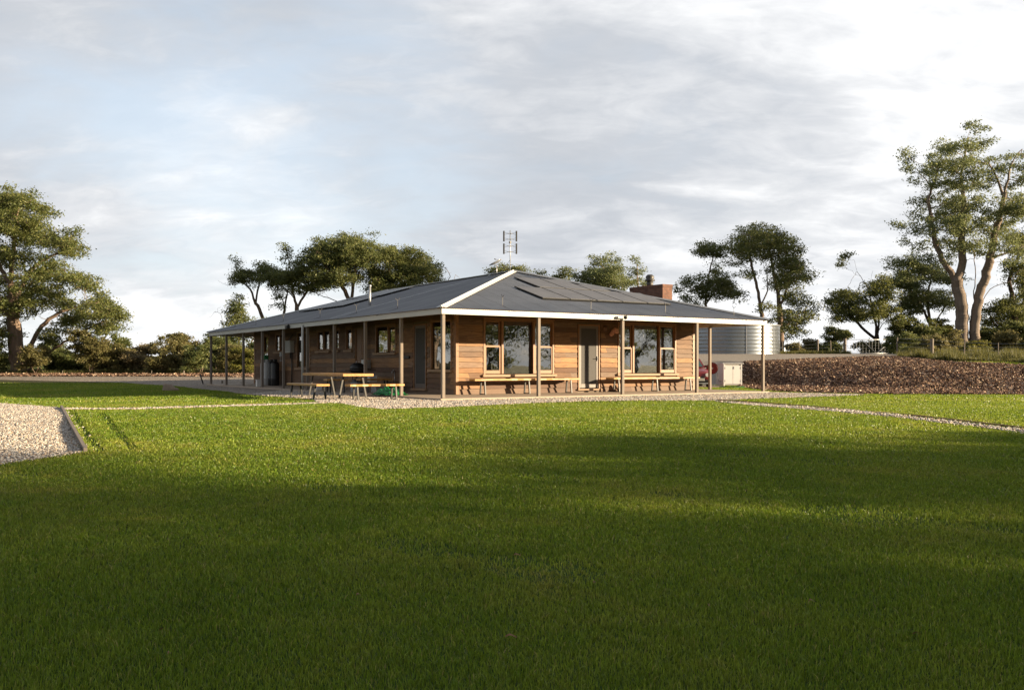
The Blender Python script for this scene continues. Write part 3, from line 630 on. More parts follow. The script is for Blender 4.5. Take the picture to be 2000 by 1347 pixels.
# small fittings on the fascia and walls
q=MB(); q.box(6.28,6.55,-.16,-.056,2.42,2.5); sc=q.build('security_camera',M['plastic'],HS,bevel=.02); MB().lathe([(0.001,-.07),(.04,-.06),(.06,-.03),(.07,.02),(.06,.05),(0.001,.06)],14,(6.62,-.14,2.47)).build('camera_dome',M['black'],sc,True)
q=MB(); q.box(-.2,-.07,12.2,12.42,2.38,2.5); q.tube([(-.14,12.3,2.5),(-.04,12.3,2.53)],.02,6); q.build('floodlight',M['black'],HS,bevel=.01)
mb_=MB().box(U0-.24,U0-.032,17.2,18.0,1.5,2.05).build('meter_box',M['fascia'],HS,bevel=.012); MB().box(U0-.247,U0-.241,17.24,17.96,1.54,2.01).build('meter_box_door',M['plastic'],mb_,bevel=.002)
q=MB(); q.tube([(U0-.1,17.35,0.02),(U0-.1,17.35,1.5)],.03,8); q.tube([(U0-.1,17.55,1.25),(U0-.1,17.55,1.5)],.03,8); q.tube([(U0-.1,17.8,2.05),(U0-.06,17.4,2.3)],.02,8); q.build('conduit',M['black'],HS,True)
q=MB(); q.tube([(U0-.03,7.0,.2),(U0-.05,7.0,.72)],.012,6); q.tube([(U0-.05,7.0,.72),(U0-.14,7.0,.72),(U0-.16,7.0,.64)],.014,6); q.tube([(U0-.1,6.94,.76),(U0-.1,7.06,.76)],.012,6); q.build('garden_tap',M['galv'],HS,True)
MB().box(U0-.1,U0-.032,5.8,6.47,1.17,1.26).build('letter_slot',M['black'],HS,bevel=.005)
q=MB(); q.box(U0-.13,U0-.032,18.65,18.95,1.35,1.55); q.tube([(U0-.1,18.8,1.1),(U0-.1,18.8,1.4)],.02,6); q.tube([(U0-.1,18.6,1.15),(U0-.1,19.0,1.15)],.018,6); q.build('gas_regulator',M['plastic'],HS,bevel=.01)
# ------------------------------------------------------------ furniture
def slab(Lx,Wd,th,seed):
    r=random.Random(seed); n=18; e0=[];e1=[]
    f1=[sum(r.uniform(-1,1)*math.sin(k*i/n*6+r.random()) for k in (1,2,3))*.012 for i in range(n+1)]; f2=[r.uniform(-.012,.012) for i in range(n+1)]
    for i in range(n+1): x=-Lx/2+Lx*i/n; e0.append((x,-Wd/2+f1[i])); e1.append((x,Wd/2+f2[i]))
    return MB().prism(e0+e1[::-1],-th,0)
def legframe(x,h,wt,wb,s=.045,th=.05):
    q=MB(); q.bar((x,-wt/2,h-.004),(x,-wb/2,.0),s,th); q.bar((x,wt/2,h-.004),(x,wb/2,.0),s,th); q.box(x-s/2+.002,x+s/2-.002,-wb/2+.03,wb/2-.03,.001,.03); q.box(x-s/2-.01,x+s/2+.01,-wt/2-.03,wt/2+.03,h-.006,h); return q
def bench(name,cat,label,u,v,z,rz,Lx,Wd,h,legs,lm,seed,group=None,th=.06):
    e=empty(name,hw(u,v,z),ANG+rz,label,cat,group)
    s_=slab(Lx,Wd,th,seed).build('tabletop' if 'table' in name else 'seat',M['live'],e,bevel=.006,loc=(0,0,h))
    for x in legs: legframe(x,h-th,Wd*.62,Wd*.9).build('leg',lm,e,bevel=.003)
    return e
GZ0=-.062
bench('picnic_table','picnic table','long live-edge timber picnic table on grey steel legs standing on the gravel',-1.5,4.05,GZ0,math.pi/2,3.3,.98,.75,(-1.25,1.2),M['legsteel'],1,th=.075)
bench('bench','bench','long dark-legged slab bench along the outer side of the picnic table',-2.68,3.4,GZ0,math.pi/2,2.45,.42,.46,(-.95,.95),M['black'],2,'slab benches round the picnic table')
bench('bench','bench','short sunlit slab bench across the near end of the picnic table',-1.4,1.45,GZ0,0,1.7,.38,.46,(-.6,.6),M['legsteel'],3,'slab benches round the picnic table')
bench('bench','bench','slab bench seen under the picnic table towards the gas bottles',-.35,6.9,GZ0+.06,.0,.75,.36,.47,(-.25,.25),M['black'],4,'slab benches round the picnic table')
bench('bench','bench','slab bench behind the picnic table beside the kettle barbecue',.95,6.6,GZ0+.06,0.,1.2,.36,.47,(-.45,.45),M['black'],5,'slab benches round the picnic table')
a=hplane(921,740,1,2.25)[0]; b=hplane(1126,740,1,2.25)[0]
bench('wall_bench','bench','low live-edge bench under the window left of the front door',(a+b)/2,2.22,.003,0,b-a,.34,.5,(-(b-a)/2+.4,.02,(b-a)/2-.35),M['legsteel'],6,'live-edge benches along the front wall')
a=hplane(1188,740,1,2.25)[0]; b=hplane(1360,740,1,2.25)[0]
bench('wall_bench','bench','low live-edge bench under the window right of the front door',(a+b)/2,2.22,.003,0,b-a,.34,.5,(-(b-a)/2+.35,.02,(b-a)/2-.45),M['legsteel'],7,'live-edge benches along the front wall')
# kettle barbecue
e=empty('kettle_barbecue',hw(.95,8.0,.003),ANG,'black kettle barbecue with side shelf against the shaded veranda wall','barbecue')
MB().lathe([(.001,-.26),(.12,-.24),(.22,-.16),(.275,-.04),(.285,0),(.27,.0)],20,(0,0,.78)).build('bowl',M['black'],e,True)
lid=MB().lathe([(.29,0),(.285,.06),(.24,.16),(.15,.225),(.001,.25)],20,(0,0,.785)).build('lid',M['black'],e,True); MB().tube([(-.06,0,1.03),(-.05,0,1.08),(.05,0,1.08),(.06,0,1.03)],.012,6).build('handle',M['alu'],lid)
for k in range(3):
    t_=k*2.094; MB().tube([(.2*math.cos(t_),.2*math.sin(t_),.62),(.3*math.cos(t_),.3*math.sin(t_),.0)],.014,6).build('leg',M['black'],e)
MB().box(.3,.62,-.2,.2,.74,.765).build('shelf',M['black'],e,bevel=.005); MB().box(-.55,-.3,-.17,.17,.74,.765).build('shelf',M['black'],e,bevel=.005)
MB().lathe([(.18,.2),(.2,.4),(.16,.42)],14).build('ash_catcher',M['black'],e,True)
# gas bottles
gb=None
for (v_,lab,m_) in ((20.0,'tall grey gas bottle farthest from the picnic table with a box on top','lgrey'),(19.55,'tall grey gas bottle second from the far end under the small green and white box','lgrey'),(18.95,'dark gas bottle beside the pair of grey ones by the regulator','black'),(18.5,'dark gas bottle nearest the meter box on the shaded wall','black')):
    e=empty('gas_bottle',hw(1.5,v_,.003),ANG,lab,'gas bottle','gas bottles lined up on the shaded wall')
    MB().lathe([(.17,0),(.185,.03),(.187,.3),(.19,.31),(.187,.32),(.187,.98),(.16,1.06),(.08,1.1),(.001,1.11)],20).build('cylinder',M[m_],e,True); MB().lathe([(.1,1.08),(.1,1.2),(.09,1.2),(.09,1.09)],14).build('collar',M[m_],e,True); MB().tube([(0,0,1.1),(0,0,1.17),(.05,0,1.17)],.018,6).build('valve',M['galv'],e)
e=empty('fuse_box',hw(1.45,19.78,1.207),ANG,'small white box with a green side on top of the grey gas bottles','box')
MB().box(-.1,.1,-.05,.3,0,.2).build('case',M['white'],e,bevel=.01); MB().box(-.102,.102,-.21,-.052,0,.2).build('green_end',M['green'],e,bevel=.01); MB().tube([(-.1,.14,.1),(-.115,.14,.1)],.045,12).build('socket',M['black'],e)
# things lying along the veranda
def crate(u,v,w_,d_,h,m_,name,label,cat,z=.003,slats=0):
    e=empty(name,hw(u,v,z),ANG+random.uniform(-.2,.2),label,cat); t_=.012
    q=MB(); q.box(-w_/2,w_/2,-d_/2,d_/2,0,t_); q.box(-w_/2,-w_/2+t_,-d_/2,d_/2,t_,h); q.box(w_/2-t_,w_/2,-d_/2,d_/2,t_,h); q.box(-w_/2+t_,w_/2-t_,-d_/2,-d_/2+t_,t_,h); q.box(-w_/2+t_,w_/2-t_,d_/2-t_,d_/2,t_,h); q.build('tub_body',m_,e,bevel=.003)
    q=MB(); q.box(-w_/2-.015,w_/2+.015,-d_/2-.015,-d_/2-.001,h-.03,h); q.box(-w_/2-.015,w_/2+.015,d_/2+.001,d_/2+.015,h-.03,h); q.box(-w_/2-.015,-w_/2-.001,-d_/2,d_/2,h-.03,h); q.box(w_/2+.001,w_/2+.015,-d_/2,d_/2,h-.03,h); q.build('rim',m_,e,bevel=.003)
    for k in range(slats): MB().box(-w_/2+.03+k*(w_-.06)/max(1,slats-1)-.012,-w_/2+.03+k*(w_-.06)/max(1,slats-1)+.012,-d_/2-.02,-d_/2-.013,.03,h-.04).build('rib',m_,e)
    return e
crate(.55,6.9,.5,.4,.34,M['plastic'],'storage_tub','grey plastic tub on the veranda floor beside the barbecue','tub')
crate(.95,6.2,.42,.34,.2,M['lgrey'],'crate','pale ribbed crate on the veranda floor right of the grey tub','crate',slats=6)
crate(1.2,7.3,.28,.22,.2,M['white'],'box','small white box with a dark opening standing on the grey tub','box',z=.36)
crate(1.45,6.1,.32,.32,.26,M['black'],'planter','black square pot on the veranda floor against the dark wall boards','pot')
crate(.3,10.1,.2,.2,.22,M['white'],'bucket','small white bucket under the picnic table by a veranda post','bucket')
crate(.3,17.1,.24,.2,.3,M['white'],'can','small white can at the foot of a far veranda post','can')
r_=np.random.default_rng(5); n=34; V=[];Fc=[]
for i in range(n):
    for j in range(n):
        x=(i/(n-1)-.5); y=(j/(n-1)-.5); rr=math.hypot(x*2,y*2); V.append((x*1.0,y*1.6,max(.004,.16*max(0,1-rr**2)*(1+.5*math.sin(i*.9)+.4*math.sin(j*.8+i*.3))+r_.normal(0,.012)*(rr<1)) ))
Fc=[(i*n+j,(i+1)*n+j,(i+1)*n+j+1,i*n+j+1) for i in range(n-1) for j in range(n-1) if math.hypot((i/(n-1)-.5)*2,(j/(n-1)-.5)*2)<1.0+.12*math.sin(i*1.7+j)]
q=MB(); q.add(V,Fc); o=q.build('shade_net',M['green'],None,True,loc=hw(.1,3.6,.006),rz=ANG); props(o,'crumpled bright green net lying at the veranda edge near the barbecue','net')
def boot(u,v,rz,label):
    e=empty('boot',hw(u,v,.003),ANG+rz,label,'boot','pair of boots by the door')
    q=MB(); q.prism([(-.05,0),(.0,.0),(.0,.0)],0,.01) if False else None
    sec=[(-.13,.03,.075,.2),(-.06,.035,.08,.22),(-.02,.037,.08,.13),(.05,.042,.085,.095),(.11,.045,.09,.08),(.15,.03,.06,.055)]
    vs=[];fs=[]
    for (x,hwid,_,h) in sec:
        for k in range(8):
            a=6.2832*k/8; vs.append((x,hwid*math.cos(a),.02+h/2+(h/2)*math.sin(a)))
    for i in range(len(sec)-1):
        for k in range(8): fs.append((i*8+k,i*8+(k+1)%8,(i+1)*8+(k+1)%8,(i+1)*8+k))
    fs+= [tuple(range(8)),tuple(range(40,48))]
    MB().add(vs,fs).build('upper',M['boot'],e,True); MB().box(-.15,.16,-.045,.045,0,.022).build('sole',M['tyre'],e,bevel=.006)
boot(8.2,2.4,-.9,'left one of two brown boots on the floor right of the front door'); boot(8.42,2.42,-1.3,'right one of two brown boots nearest the leg of the bench')
# wall ornament
q=MB(); rr=random.Random(3)
for k in range(9):
    a=k*.7; c=(8.3+.13*math.cos(a)+.05*rr.random(),V0-.08,2.12+.09*math.sin(a*1.3)); q.lathe([(.001,-.07),(.05,-.05),(.07,0),(.05,.05),(.001,.07)],8,(c[0]-8.3,c[1]-V0,c[2]-2.1))
o=q.build('wall_ornament',M['orn'],None,True,loc=hw(8.36,V0-.02,2.1),rz=ANG); props(o,'pink leafy ornament hanging on the boards beside the front door','ornament')
q=MB(); q.tube([(0,0,0),(0,-.03,0)],.11,18); q.tube([(0,-.03,0),(0,-.05,0)],.04,12); o=q.build('wall_plaque',M['boot'],None,True,loc=hw(8.02,V0-.03,2.24),rz=ANG); props(o,'small round brown plaque on the boards above the front door handle side','plaque')
# ------------------------------------------------------------ cabinet, reel, car
cx,cy=at(1431,753,44.5)[:2]; cz=h1(cx,cy)
CA=math.radians(6); e=empty('storage_cabinet',(cx,cy,cz+.01),CA,'pale grey cabinet with two doors at the foot of the mulch bank','cabinet')
MB().box(-.46,.46,0,1.1,.04,1.06).build('cabinet_body',M['fascia'],e,bevel=.006)
MB().box(-.52,.54,-.06,1.16,1.065,1.1).build('cabinet_lid',M['white'],e,bevel=.006)
for s_ in (-1,1):
    d=MB().box(.008*s_ if s_>0 else -.4,.4 if s_>0 else -.008,-.02,-.002,.1,.98).build('cabinet_door',M['white'],e,bevel=.004)
    for zz in (.2,.82): MB().box(s_*.39-.02,s_*.39+.02,-.03,-.021,zz,zz+.09).build('hinge',M['galv'],d)
    MB().box(s_*.43-.028,s_*.43+.028,-.025,-.002,.0,1.06).build('corner_post',M['white'],e,bevel=.003)
MB().box(.03,.07,-.035,-.021,.82,.93).build('latch',M['galv'],e)
hx,hy,_=at(1391,719,42.6); hz=.944-(719-HY)/F*42.6
e=empty('hose_reel',(hx,hy,hz),math.radians(-14),'red hose reel mounted on the shaded side of the grey cabinet','hose reel')
q=MB(); q.tube([(0,-.02,0),(0,.02,0)],.25,28); q.build('reel_disc',M['red'],e,bevel=.004); MB().tube([(0,.02,0),(0,.2,0)],.2,24).build('hose',M['black'],e); MB().tube([(0,.2,0),(0,.24,0)],.27,28).build('rear_disc',M['black'],e)
MB().tube([(0,-.022,0),(0,-.05,0)],.05,14).build('hub',M['galv'],e); MB().bar((.0,.26,0),(.28,.26,0),.05,.05).build('arm',M['galv'],e)
MB().tube([(.2,.1,-.1),(.25,.1,-.45),(.3,.1,-.6),(.42,.0,-.6)],.012,6).build('hose_tail',M['black'],e,True)
cxx,cyy=8.15,41.4; cz=h1(8.05,42)
e=empty('parked_car',(cxx,cyy,cz+.01),math.radians(-4),'small red car parked nose-first behind the veranda beside the hose reel','car')
sec=[(-.0,.62,.30,.56,.60),(.12,.74,.24,.66,.70),(.5,.79,.22,.74,.80),(1.1,.81,.22,.80,.88),(2.6,.82,.22,.82,.9),(3.3,.81,.24,.84,.92),(3.75,.76,.28,.8,.88),(3.9,.66,.34,.7,.78)]
vs=[];fs=[];
for (y,hwid,zb,zs,zt) in sec:
    for (x,z) in ((-hwid*.9,zb),(-hwid,zb+.12),(-hwid,zs-.04),(-hwid*.93,zs+.02),(-hwid*.6,zt-.01),(0,zt),(hwid*.6,zt-.01),(hwid*.93,zs+.02),(hwid,zs-.04),(hwid,zb+.12),(hwid*.9,zb)): vs.append((x,y,z))
m_=11
for i in range(len(sec)-1):
    for k in range(m_): fs.append((i*m_+k,i*m_+(k+1)%m_,(i+1)*m_+(k+1)%m_,(i+1)*m_+k))
fs+=[tuple(range(m_)),tuple(range((len(sec)-1)*m_,len(sec)*m_))]
bd=MB().add(vs,fs).build('car_body',M['carred'],e,True)
cab=[(1.15,.66,.88,.66,.885),(1.75,.62,.88,.5,1.3),(2.9,.62,.9,.5,1.33),(3.6,.62,.9,.55,1.0)]
vs=[];fs=[]
for (y,wb,zb,wt,zt) in cab: vs+=[(-wb,y,zb),(-wt,y,zt),(wt,y,zt),(wb,y,zb)]
for i in range(3):
    for k in range(4): fs.append((i*4+k,i*4+(k+1)%4,(i+1)*4+(k+1)%4,(i+1)*4+k))
fs+=[(0,1,2,3),(12,13,14,15)]; MB().add(vs,fs).build('cabin',M['carred'],e,bevel=.01)
M['carglass']=mat('car_window_glass',(.05,.09,.09),.05)
MB().add([(-.56,1.2,.92),(-.44,1.66,1.24),(.44,1.66,1.24),(.56,1.2,.92),(-.56,1.19,.935),(-.44,1.65,1.255),(.44,1.65,1.255),(.56,1.19,.935)],[(0,1,2,3),(4,5,6,7),(0,1,5,4),(1,2,6,5),(2,3,7,6),(3,0,4,7)]).build('windscreen',M['carglass'],e)
MB().box(-.72,.72,-.1,.1,.2,.36).build('bumper',M['black'],e,bevel=.03); MB().box(-.5,.5,-.03,.04,.38,.5).build('grille',M['black'],e,bevel=.01)
MB().tube([(-.74,-.06,.2),(-.6,-.13,.19),(.6,-.13,.19),(.74,-.06,.22),(.78,.12,.42)],.022,8).build('bumper_trim',M['galv'],e,True)
MB().box(.2,.46,-.125,-.101,.3,.42).build('number_plate',M['fascia'],e,bevel=.004)
for s_ in (-1,1):
    MB().tube([(s_*.6,-.02,.57),(s_*.6,.06,.57)],.085,18).build('headlight',M['lamp'],e); MB().box(s_*.55-.09,s_*.55+.09,-.06,.02,.4,.46).build('indicator',M['red'],e,bevel=.01)
    for y in (.68,3.15):
        wh=MB().tube([(s_*.66,y,.28),(s_*.8,y,.28)],.285,22).build('wheel',M['tyre'],e,True); MB().tube([(s_*.801,y,.28),(s_*.81,y,.28)],.17,16).build('rim',M['galv'],wh)
    MB().box(s_*.72-.07,s_*.72+.07,1.35,1.42,.9,1.0).build('mirror',M['carred'],e,bevel=.015)
q=MB(); q.tube([at(1405,756,42.)[:2]+(cz+.03,),at(1425,757.5,42)[:2]+(cz+.03,),at(1440,758,41.6)[:2]+(cz+.03,),at(1452,757,41.8)[:2]+(cz+.03,),at(1470,757,41.8)[:2]+(cz+.03,)],.03,6); o=q.build('garden_hose',M['green'],None,True); props(o,'dark green garden hose lying on the ground in front of the cabinet','hose')
# ------------------------------------------------------------ water tank
TY=70.; TR=4.; tx=(1519-1000)/F*70-4.; tz=1.72
e=empty('water_tank',(tx,TY,tz),0,'large ribbed zinc water tank standing above the drive behind the house','water tank')
prof=[];hh=2.12; nr=8
for i in range(nr*8+1):
    z=hh*i/(nr*8); k=i%8; prof.append((TR+(.0 if k in(0,) else (-.009 if k in (1,7) else -.014)),z))
MB().lathe(prof,72).build('tank_wall',M['tank'],e,True)
MB().lathe([(TR+.06,hh),(TR+.06,hh+.05),(TR*.5,hh+.3),(.001,hh+.42)],48).build('tank_roof',M['galv'],e,True)
for k in range(10):
    a=math.radians(-45+36*k); q=MB(); q.bar((TR*math.cos(a)+.0,TR*math.sin(a),0),(TR*math.cos(a),TR*math.sin(a),hh),.07,.05); q.build('wall_seam',M['galv'],e)
q=MB(); q.tube([(TR+.15,-1.2,.0),(TR+.15,-1.2,.5),(TR-.1,-1.0,.5)],.05,8); q.build('outlet_pipe',M['galv'],e)
# ------------------------------------------------------------ fences and gate
def fence(name,label,pts,hts,thick,wires,m_=None):
    """pts: world (x,y); posts stand on the terrain"""
    e=empty(name,(pts[0][0],pts[0][1],h1(*pts[0])),0,label,'fence'); o=Vector(e.location)
    P=[Vector((x,y,h1(x,y))) for x,y in pts]
    for p,h,t_ in zip(P,hts,thick):
        q=MB(); q.tube([p-o-Vector((0,0,.1)),p-o+Vector((random.uniform(-.04,.04),0,h))],t_/2,8); q.build('post',m_ or M['post'],e)
    for k in range(wires):
        f_=(k+1)/(wires+.3); MB().tube([p-o+Vector((0,-.03,h*f_)) for p,h in zip(P,hts)],.006,4).build('wire',M['galv'],e)
    return e
def fx(px,Y): return ((px-1000)/F*Y,Y)
fence('wire_fence','wire fence of rough posts left of the metal gate beyond the driveway',[fx(1528,73),fx(1561,73),fx(1597,73),fx(1623,73),fx(1650,72)],[1.1,1.1,1.25,1.15,1.3],[.07,.07,.16,.08,.26],4)
fence('wire_fence','wire fence of thin posts along the scrub below the tall gum tree',[fx(1752,66),fx(1820,60),fx(1883,58),fx(1950,56),fx(2030,54)],[1.2,1.15,1.0,.95,1.],[.1,.24,.07,.06,.07],4)
gx0,gx1=fx(1655,71.5)[0],fx(1747,71.5)[0]; gz=h1(gx0,71.5)+.04
e=empty('farm_gate',(gx0,71.5,gz),0,'galvanised metal farm gate with a V brace closing the driveway','gate'); gw=gx1-gx0
q=MB(); q.tube([(0,0,.08),(gw,0,.08),(gw,0,1.15),(0,0,1.15),(0,0,.08)],.026,8); q.build('gate_frame',M['galv'],e,True)
MB().tube([(gw*.3,0,1.15),(gw*.62,0,.08),(gw*.97,0,1.15)],.024,8).build('brace',M['galv'],e,True)
for k in range(14): MB().tube([(gw*(k+1)/15,.02,.08),(gw*(k+1)/15,.02,1.15)],.006,4).build('gate_wire',M['galv'],e)
for k in range(4): MB().tube([(0,.02,.25+k*.22),(gw,.02,.25+k*.22)],.006,4).build('gate_wire',M['galv'],e)
q=MB(); q.tube([(gw+.12,0,-.3),(gw+.12,0,1.3)],.05,10); q.tube([(gw+.12,0,1.0),(gw+2.4,.0,.2)],.03,6); q.build('hanging_post',M['galv'],e)
# ------------------------------------------------------------ small things on the left
x,y=gp(333,763); r_=random.Random(4)
bm=bmesh.new(); bmesh.ops.create_icosphere(bm,subdivisions=3,radius=1)
for v in bm.verts: v.co=Vector((v.co.x*.3,v.co.y*.2,max(v.co.z,-.3)*.16*(1.35-.9*v.co.x)))*(1+.12*math.sin(v.co.x*7+v.co.y*5)+.06*math.sin(v.co.z*13))
me=bpy.data.meshes.new('rock'); bm.to_mesh(me); bm.free(); o=link('rock',me,M['rock'],None,True,(x,y,h1(x,y)+.04),.2); props(o,'pale brown rock lying on the shaded lawn beside the gravel','rock')
x,y=gp(397,750); q=MB(); q.tube([(0,0,0),(-.14,0,.42),(-.16,0,.5)],.035,8); q.tube([(-.16,0,.5),(-.17,0,.54)],.05,8); o=q.build('bollard',M['black'],None,True,loc=(x,y,h1(x,y))); props(o,'thin black leaning bollard on the gravel left of the far veranda post','bollard')
x,y=gp(434,749); o=MB().tube([(0,0,-.05),(0,0,.16)],.05,8).build('stump',M['post'],None,loc=(x,y,h1(x,y))); props(o,'short wooden stump between the two far veranda posts','stump')
for (px,lab) in ((296,'white plant stake in the mulch in front of the brown scrub'),(359,'thicker pale plant stake in the mulch nearest the house'),(122,'small pale stake in the mulch right of the big left gum')):
    x,y=gp(px,733); o=MB().tube([(0,0,-.05),(0.01,0,.33)],.018 if px!=359 else .04,7).build('plant_stake',M['post'],None,loc=(x,y,h1(x,y))); props(o,lab,'stake','stakes in the mulch strip')
pl=[Vector((*gp(*p),0)) for p in ((120,798),(140,836),(167,886))]
for p in pl: p.z=h1(p.x,p.y)+.03
q=MB(); q.bar(pl[0],pl[1],.05,.1); q.bar(pl[1]+Vector((0,0,.002)),pl[2],.048,.1); o=q.build('timber_edging',M['post']); props(o,'timber edging board between the gravel pad and the lawn','edging')
pl=[gp(*p) for p in ((1400,782.5),(1500,789.5),(1600,797),(1800,815.5),(2000,839),(2090,850))]; q=MB()
for a,b in zip(pl[:-1],pl[1:]): q.bar((a[0],a[1]+.05,h1(*a)+.012),(b[0],b[1]+.05,h1(*b)+.012),.03,.07)
o=q.build('path_edging',M['trimd']); props(o,'dark low edging along the far side of the right garden path','edging')
M['dryleaf']=varied('dry_gum_leaf',(.16,.07,.03),(.3,.15,.07),30,.7)
r_=random.Random(9)
for (px,py) in ((1162,1152),(1560,1240),(331,1296),(998,1265),(1235,1150),(884,957),(1385,1200),(1010,1098),(1585,1190),(318,1250),(430,1062),(1790,1255),(700,1180)):
    x,y=gp(px,py); l=r_.uniform(.018,.034); q=MB(); n=7
    for k in range(n):
        f_=k/(n-1); ww=.22*l*math.sin(math.pi*min(max(f_,.04),.96)); bend=.15*l*math.sin(f_*3); q.v+=[(l*(f_-.5)*2,bend-ww,.01*math.sin(f_*4)),(l*(f_-.5)*2,bend+ww,.006+.01*math.sin(f_*4))]
    q.f=[(2*k,2*k+2,2*k+3,2*k+1) for k in range(n-1)]
    o=q.build('fallen_leaf',M['dryleaf'],None,True,loc=(x,y,h1(x,y)+.048),rz=r_.uniform(0,3)); props(o,'curled brown gum leaf lying on the shaded foreground lawn','leaf','fallen leaves on the lawn')
# ------------------------------------------------------------ trees
def spl(pts,step):
    P=[np.array(p,float) for p in pts]; out=[]
    for i in range(len(P)-1):
        p0=P[max(i-1,0)];p1=P[i];p2=P[i+1];p3=P[min(i+2,len(P)-1)]; n=max(1,int(np.linalg.norm(p2-p1)/step))
        for k in range(n):
            t=k/n; out.append(.5*((2*p1)+(-p0+p2)*t+(2*p0-5*p1+4*p2-p3)*t*t+(-p0+3*p1-3*p2+p3)*t**3))
    out.append(P[-1]); return out
def grow2(limbs,A,D,rng,iters=110,kill=1.25):
    N=[];par=[];cut=[]
    for li,pts in enumerate(limbs):
        pp=spl(pts,D); prev=-1; start=0
        if N:
            d=np.linalg.norm(np.array(N)-pp[0],axis=1); j=int(d.argmin())
            if d[j]<5*D and not(len(pts)>3 and abs(pp[0][2]-N[0][2])<.4): prev=j; start=1
        for p in pp[start:]:
            N.append(p+(rng.normal(0,D*.1,3) if prev>=0 else 0)); par.append(prev); prev=len(N)-1
    nt=len(N); N=np.array(N); par=list(par)
    if len(A):
        A=A.copy(); ok=N[:,2]>np.percentile(N[:,2],30) if nt>6 else np.ones(nt,bool)
        cand=np.where(ok)[0]; d=np.linalg.norm(A[:,None]-N[None,cand],axis=2); ni=cand[d.argmin(1)]; nd=d.min(1); kids=np.zeros(nt,int)
        for it in range(iters):
            if len(A)==0: break
            dv=A-N[ni]; dv/=np.maximum(np.linalg.norm(dv,axis=1),1e-6)[:,None]
            u,inv=np.unique(ni,return_inverse=True); acc=np.zeros((len(u),3)); np.add.at(acc,inv,dv)
            acc/=np.maximum(np.linalg.norm(acc,axis=1),1e-6)[:,None]; acc+=rng.normal(0,.22,acc.shape); acc/=np.linalg.norm(acc,axis=1)[:,None]
            okk=kids[u]<4; 
            new=N[u]+acc*D; base=len(N); kids[u]+=1
            new=new[okk]; pu=u[okk]
            if len(new)==0: break
            N=np.concatenate([N,new]); par+=list(pu); kids=np.concatenate([kids,np.zeros(len(new),int)])
            d=np.linalg.norm(A[:,None]-new[None],axis=2); m=d.min(1); b=d.argmin(1)+base; upd=m<nd; nd=np.where(upd,m,nd); ni=np.where(upd,b,ni)
            stuck=~okk; keep=nd>D*kill
            if stuck.any(): keep&=~np.isin(ni,u[stuck])
            A=A[keep];ni=ni[keep];nd=nd[keep]
    return N,np.array(par),nt
def wood(N,par,rb,tip,D):
    n=len(N); tips=np.zeros(n); ch=np.zeros(n,int)
    for i in range(n):
        if par[i]>=0: ch[par[i]]+=1
    order=np.arange(n)[::-1]; tips[ch==0]=1
    for i in order:
        if par[i]>=0: tips[par[i]]+=tips[i]
    roots=[i for i in range(n) if par[i]<0]; mx=max(tips[r] for r in roots); e=math.log(rb/tip)/math.log(max(mx,2)); e=min(e,.62); r=rb*(tips/mx)**e; r=np.maximum(r,tip*.7)
    main=np.full(n,-1); 
    for i in range(n):
        p=par[i]
        if p>=0 and (main[p]<0 or tips[i]>tips[main[p]]): main[p]=i
    rem=np.zeros(n); tot=np.zeros(n); ln0=np.zeros(n)
    for i in order:
        if par[i]>=0: ln0[i]=np.linalg.norm(N[i]-N[par[i]]); rem[par[i]]=max(rem[par[i]],rem[i]+ln0[i])
    for i in range(n): tot[i]=tot[par[i]]+ln0[i] if par[i]>=0 else 0
    r=np.maximum(r*(.38+.62*(rem/np.maximum(rem+tot,1e-6))**.8),tip*.6)
    Vs=[];Fs=[];off=0
    for k,sel in ((8,r>=.07),(4,r<.07)):
        I=np.array([i for i in range(n) if par[i]>=0 and sel[i]])
        if len(I)==0: continue
        a=N[par[I]];b=N[I]; ra=np.where(main[par[I]]==I,r[par[I]],r[I]*1.12); rbb=r[I]
        fl=np.array([1.35 if par[par[i]]<0 else 1. for i in I]) if k==8 else 1.
        ra=ra*fl
        d=b-a; ln=np.linalg.norm(d,axis=1)[:,None]; d=d/np.maximum(ln,1e-6); b=b+d*rbb[:,None]*(.5 if k==8 else .25); a=a-d*ra[:,None]*(.35 if k==8 else 0.)
        ref=np.tile(np.array([.3,.9,.1]),(len(I),1)); x=np.cross(d,ref); x/=np.linalg.norm(x,axis=1)[:,None]; y=np.cross(d,x)
        th=np.arange(k)*2*math.pi/k; c=np.cos(th)[None,:,None]; s=np.sin(th)[None,:,None]
        A_=a[:,None]+(x[:,None]*c+y[:,None]*s)*ra[:,None,None]; B_=b[:,None]+(x[:,None]*c+y[:,None]*s)*rbb[:,None,None]
        V=np.concatenate([A_,B_],1).reshape(-1,3); base=np.arange(len(I))[:,None]*2*k+off; j=np.arange(k)
        Fc=np.stack([base+j,base+(j+1)%k,base+k+(j+1)%k,base+k+j],-1).reshape(-1,4); Vs.append(V);Fs.append(Fc);off+=len(V)
    return np.concatenate(Vs),np.concatenate(Fs)
def foliage(C,n,size,spread,rng,droop=.6):
    m=len(C)*n; c=np.repeat(C,n,0)+rng.normal(0,1,(m,3))*np.array([spread,spread,spread*.55]); a=rng.random(m)*6.283
    l=size*(.55+.9*rng.random(m)); dz=-droop+rng.normal(0,.55,m); ax=np.column_stack([np.cos(a),np.sin(a),dz]); ax/=np.linalg.norm(ax,axis=1)[:,None]
    ref=rng.normal(0,1,(m,3)); b=np.cross(ax,ref); b/=np.linalg.norm(b,axis=1)[:,None]; w=(l*.2)[:,None]*b; ax=ax*l[:,None]*.5
    V=np.stack([c-ax,c-w*1.,c+ax,c+w*1.],1).reshape(-1,3); return V,(np.arange(m)[:,None]*4+np.arange(4))
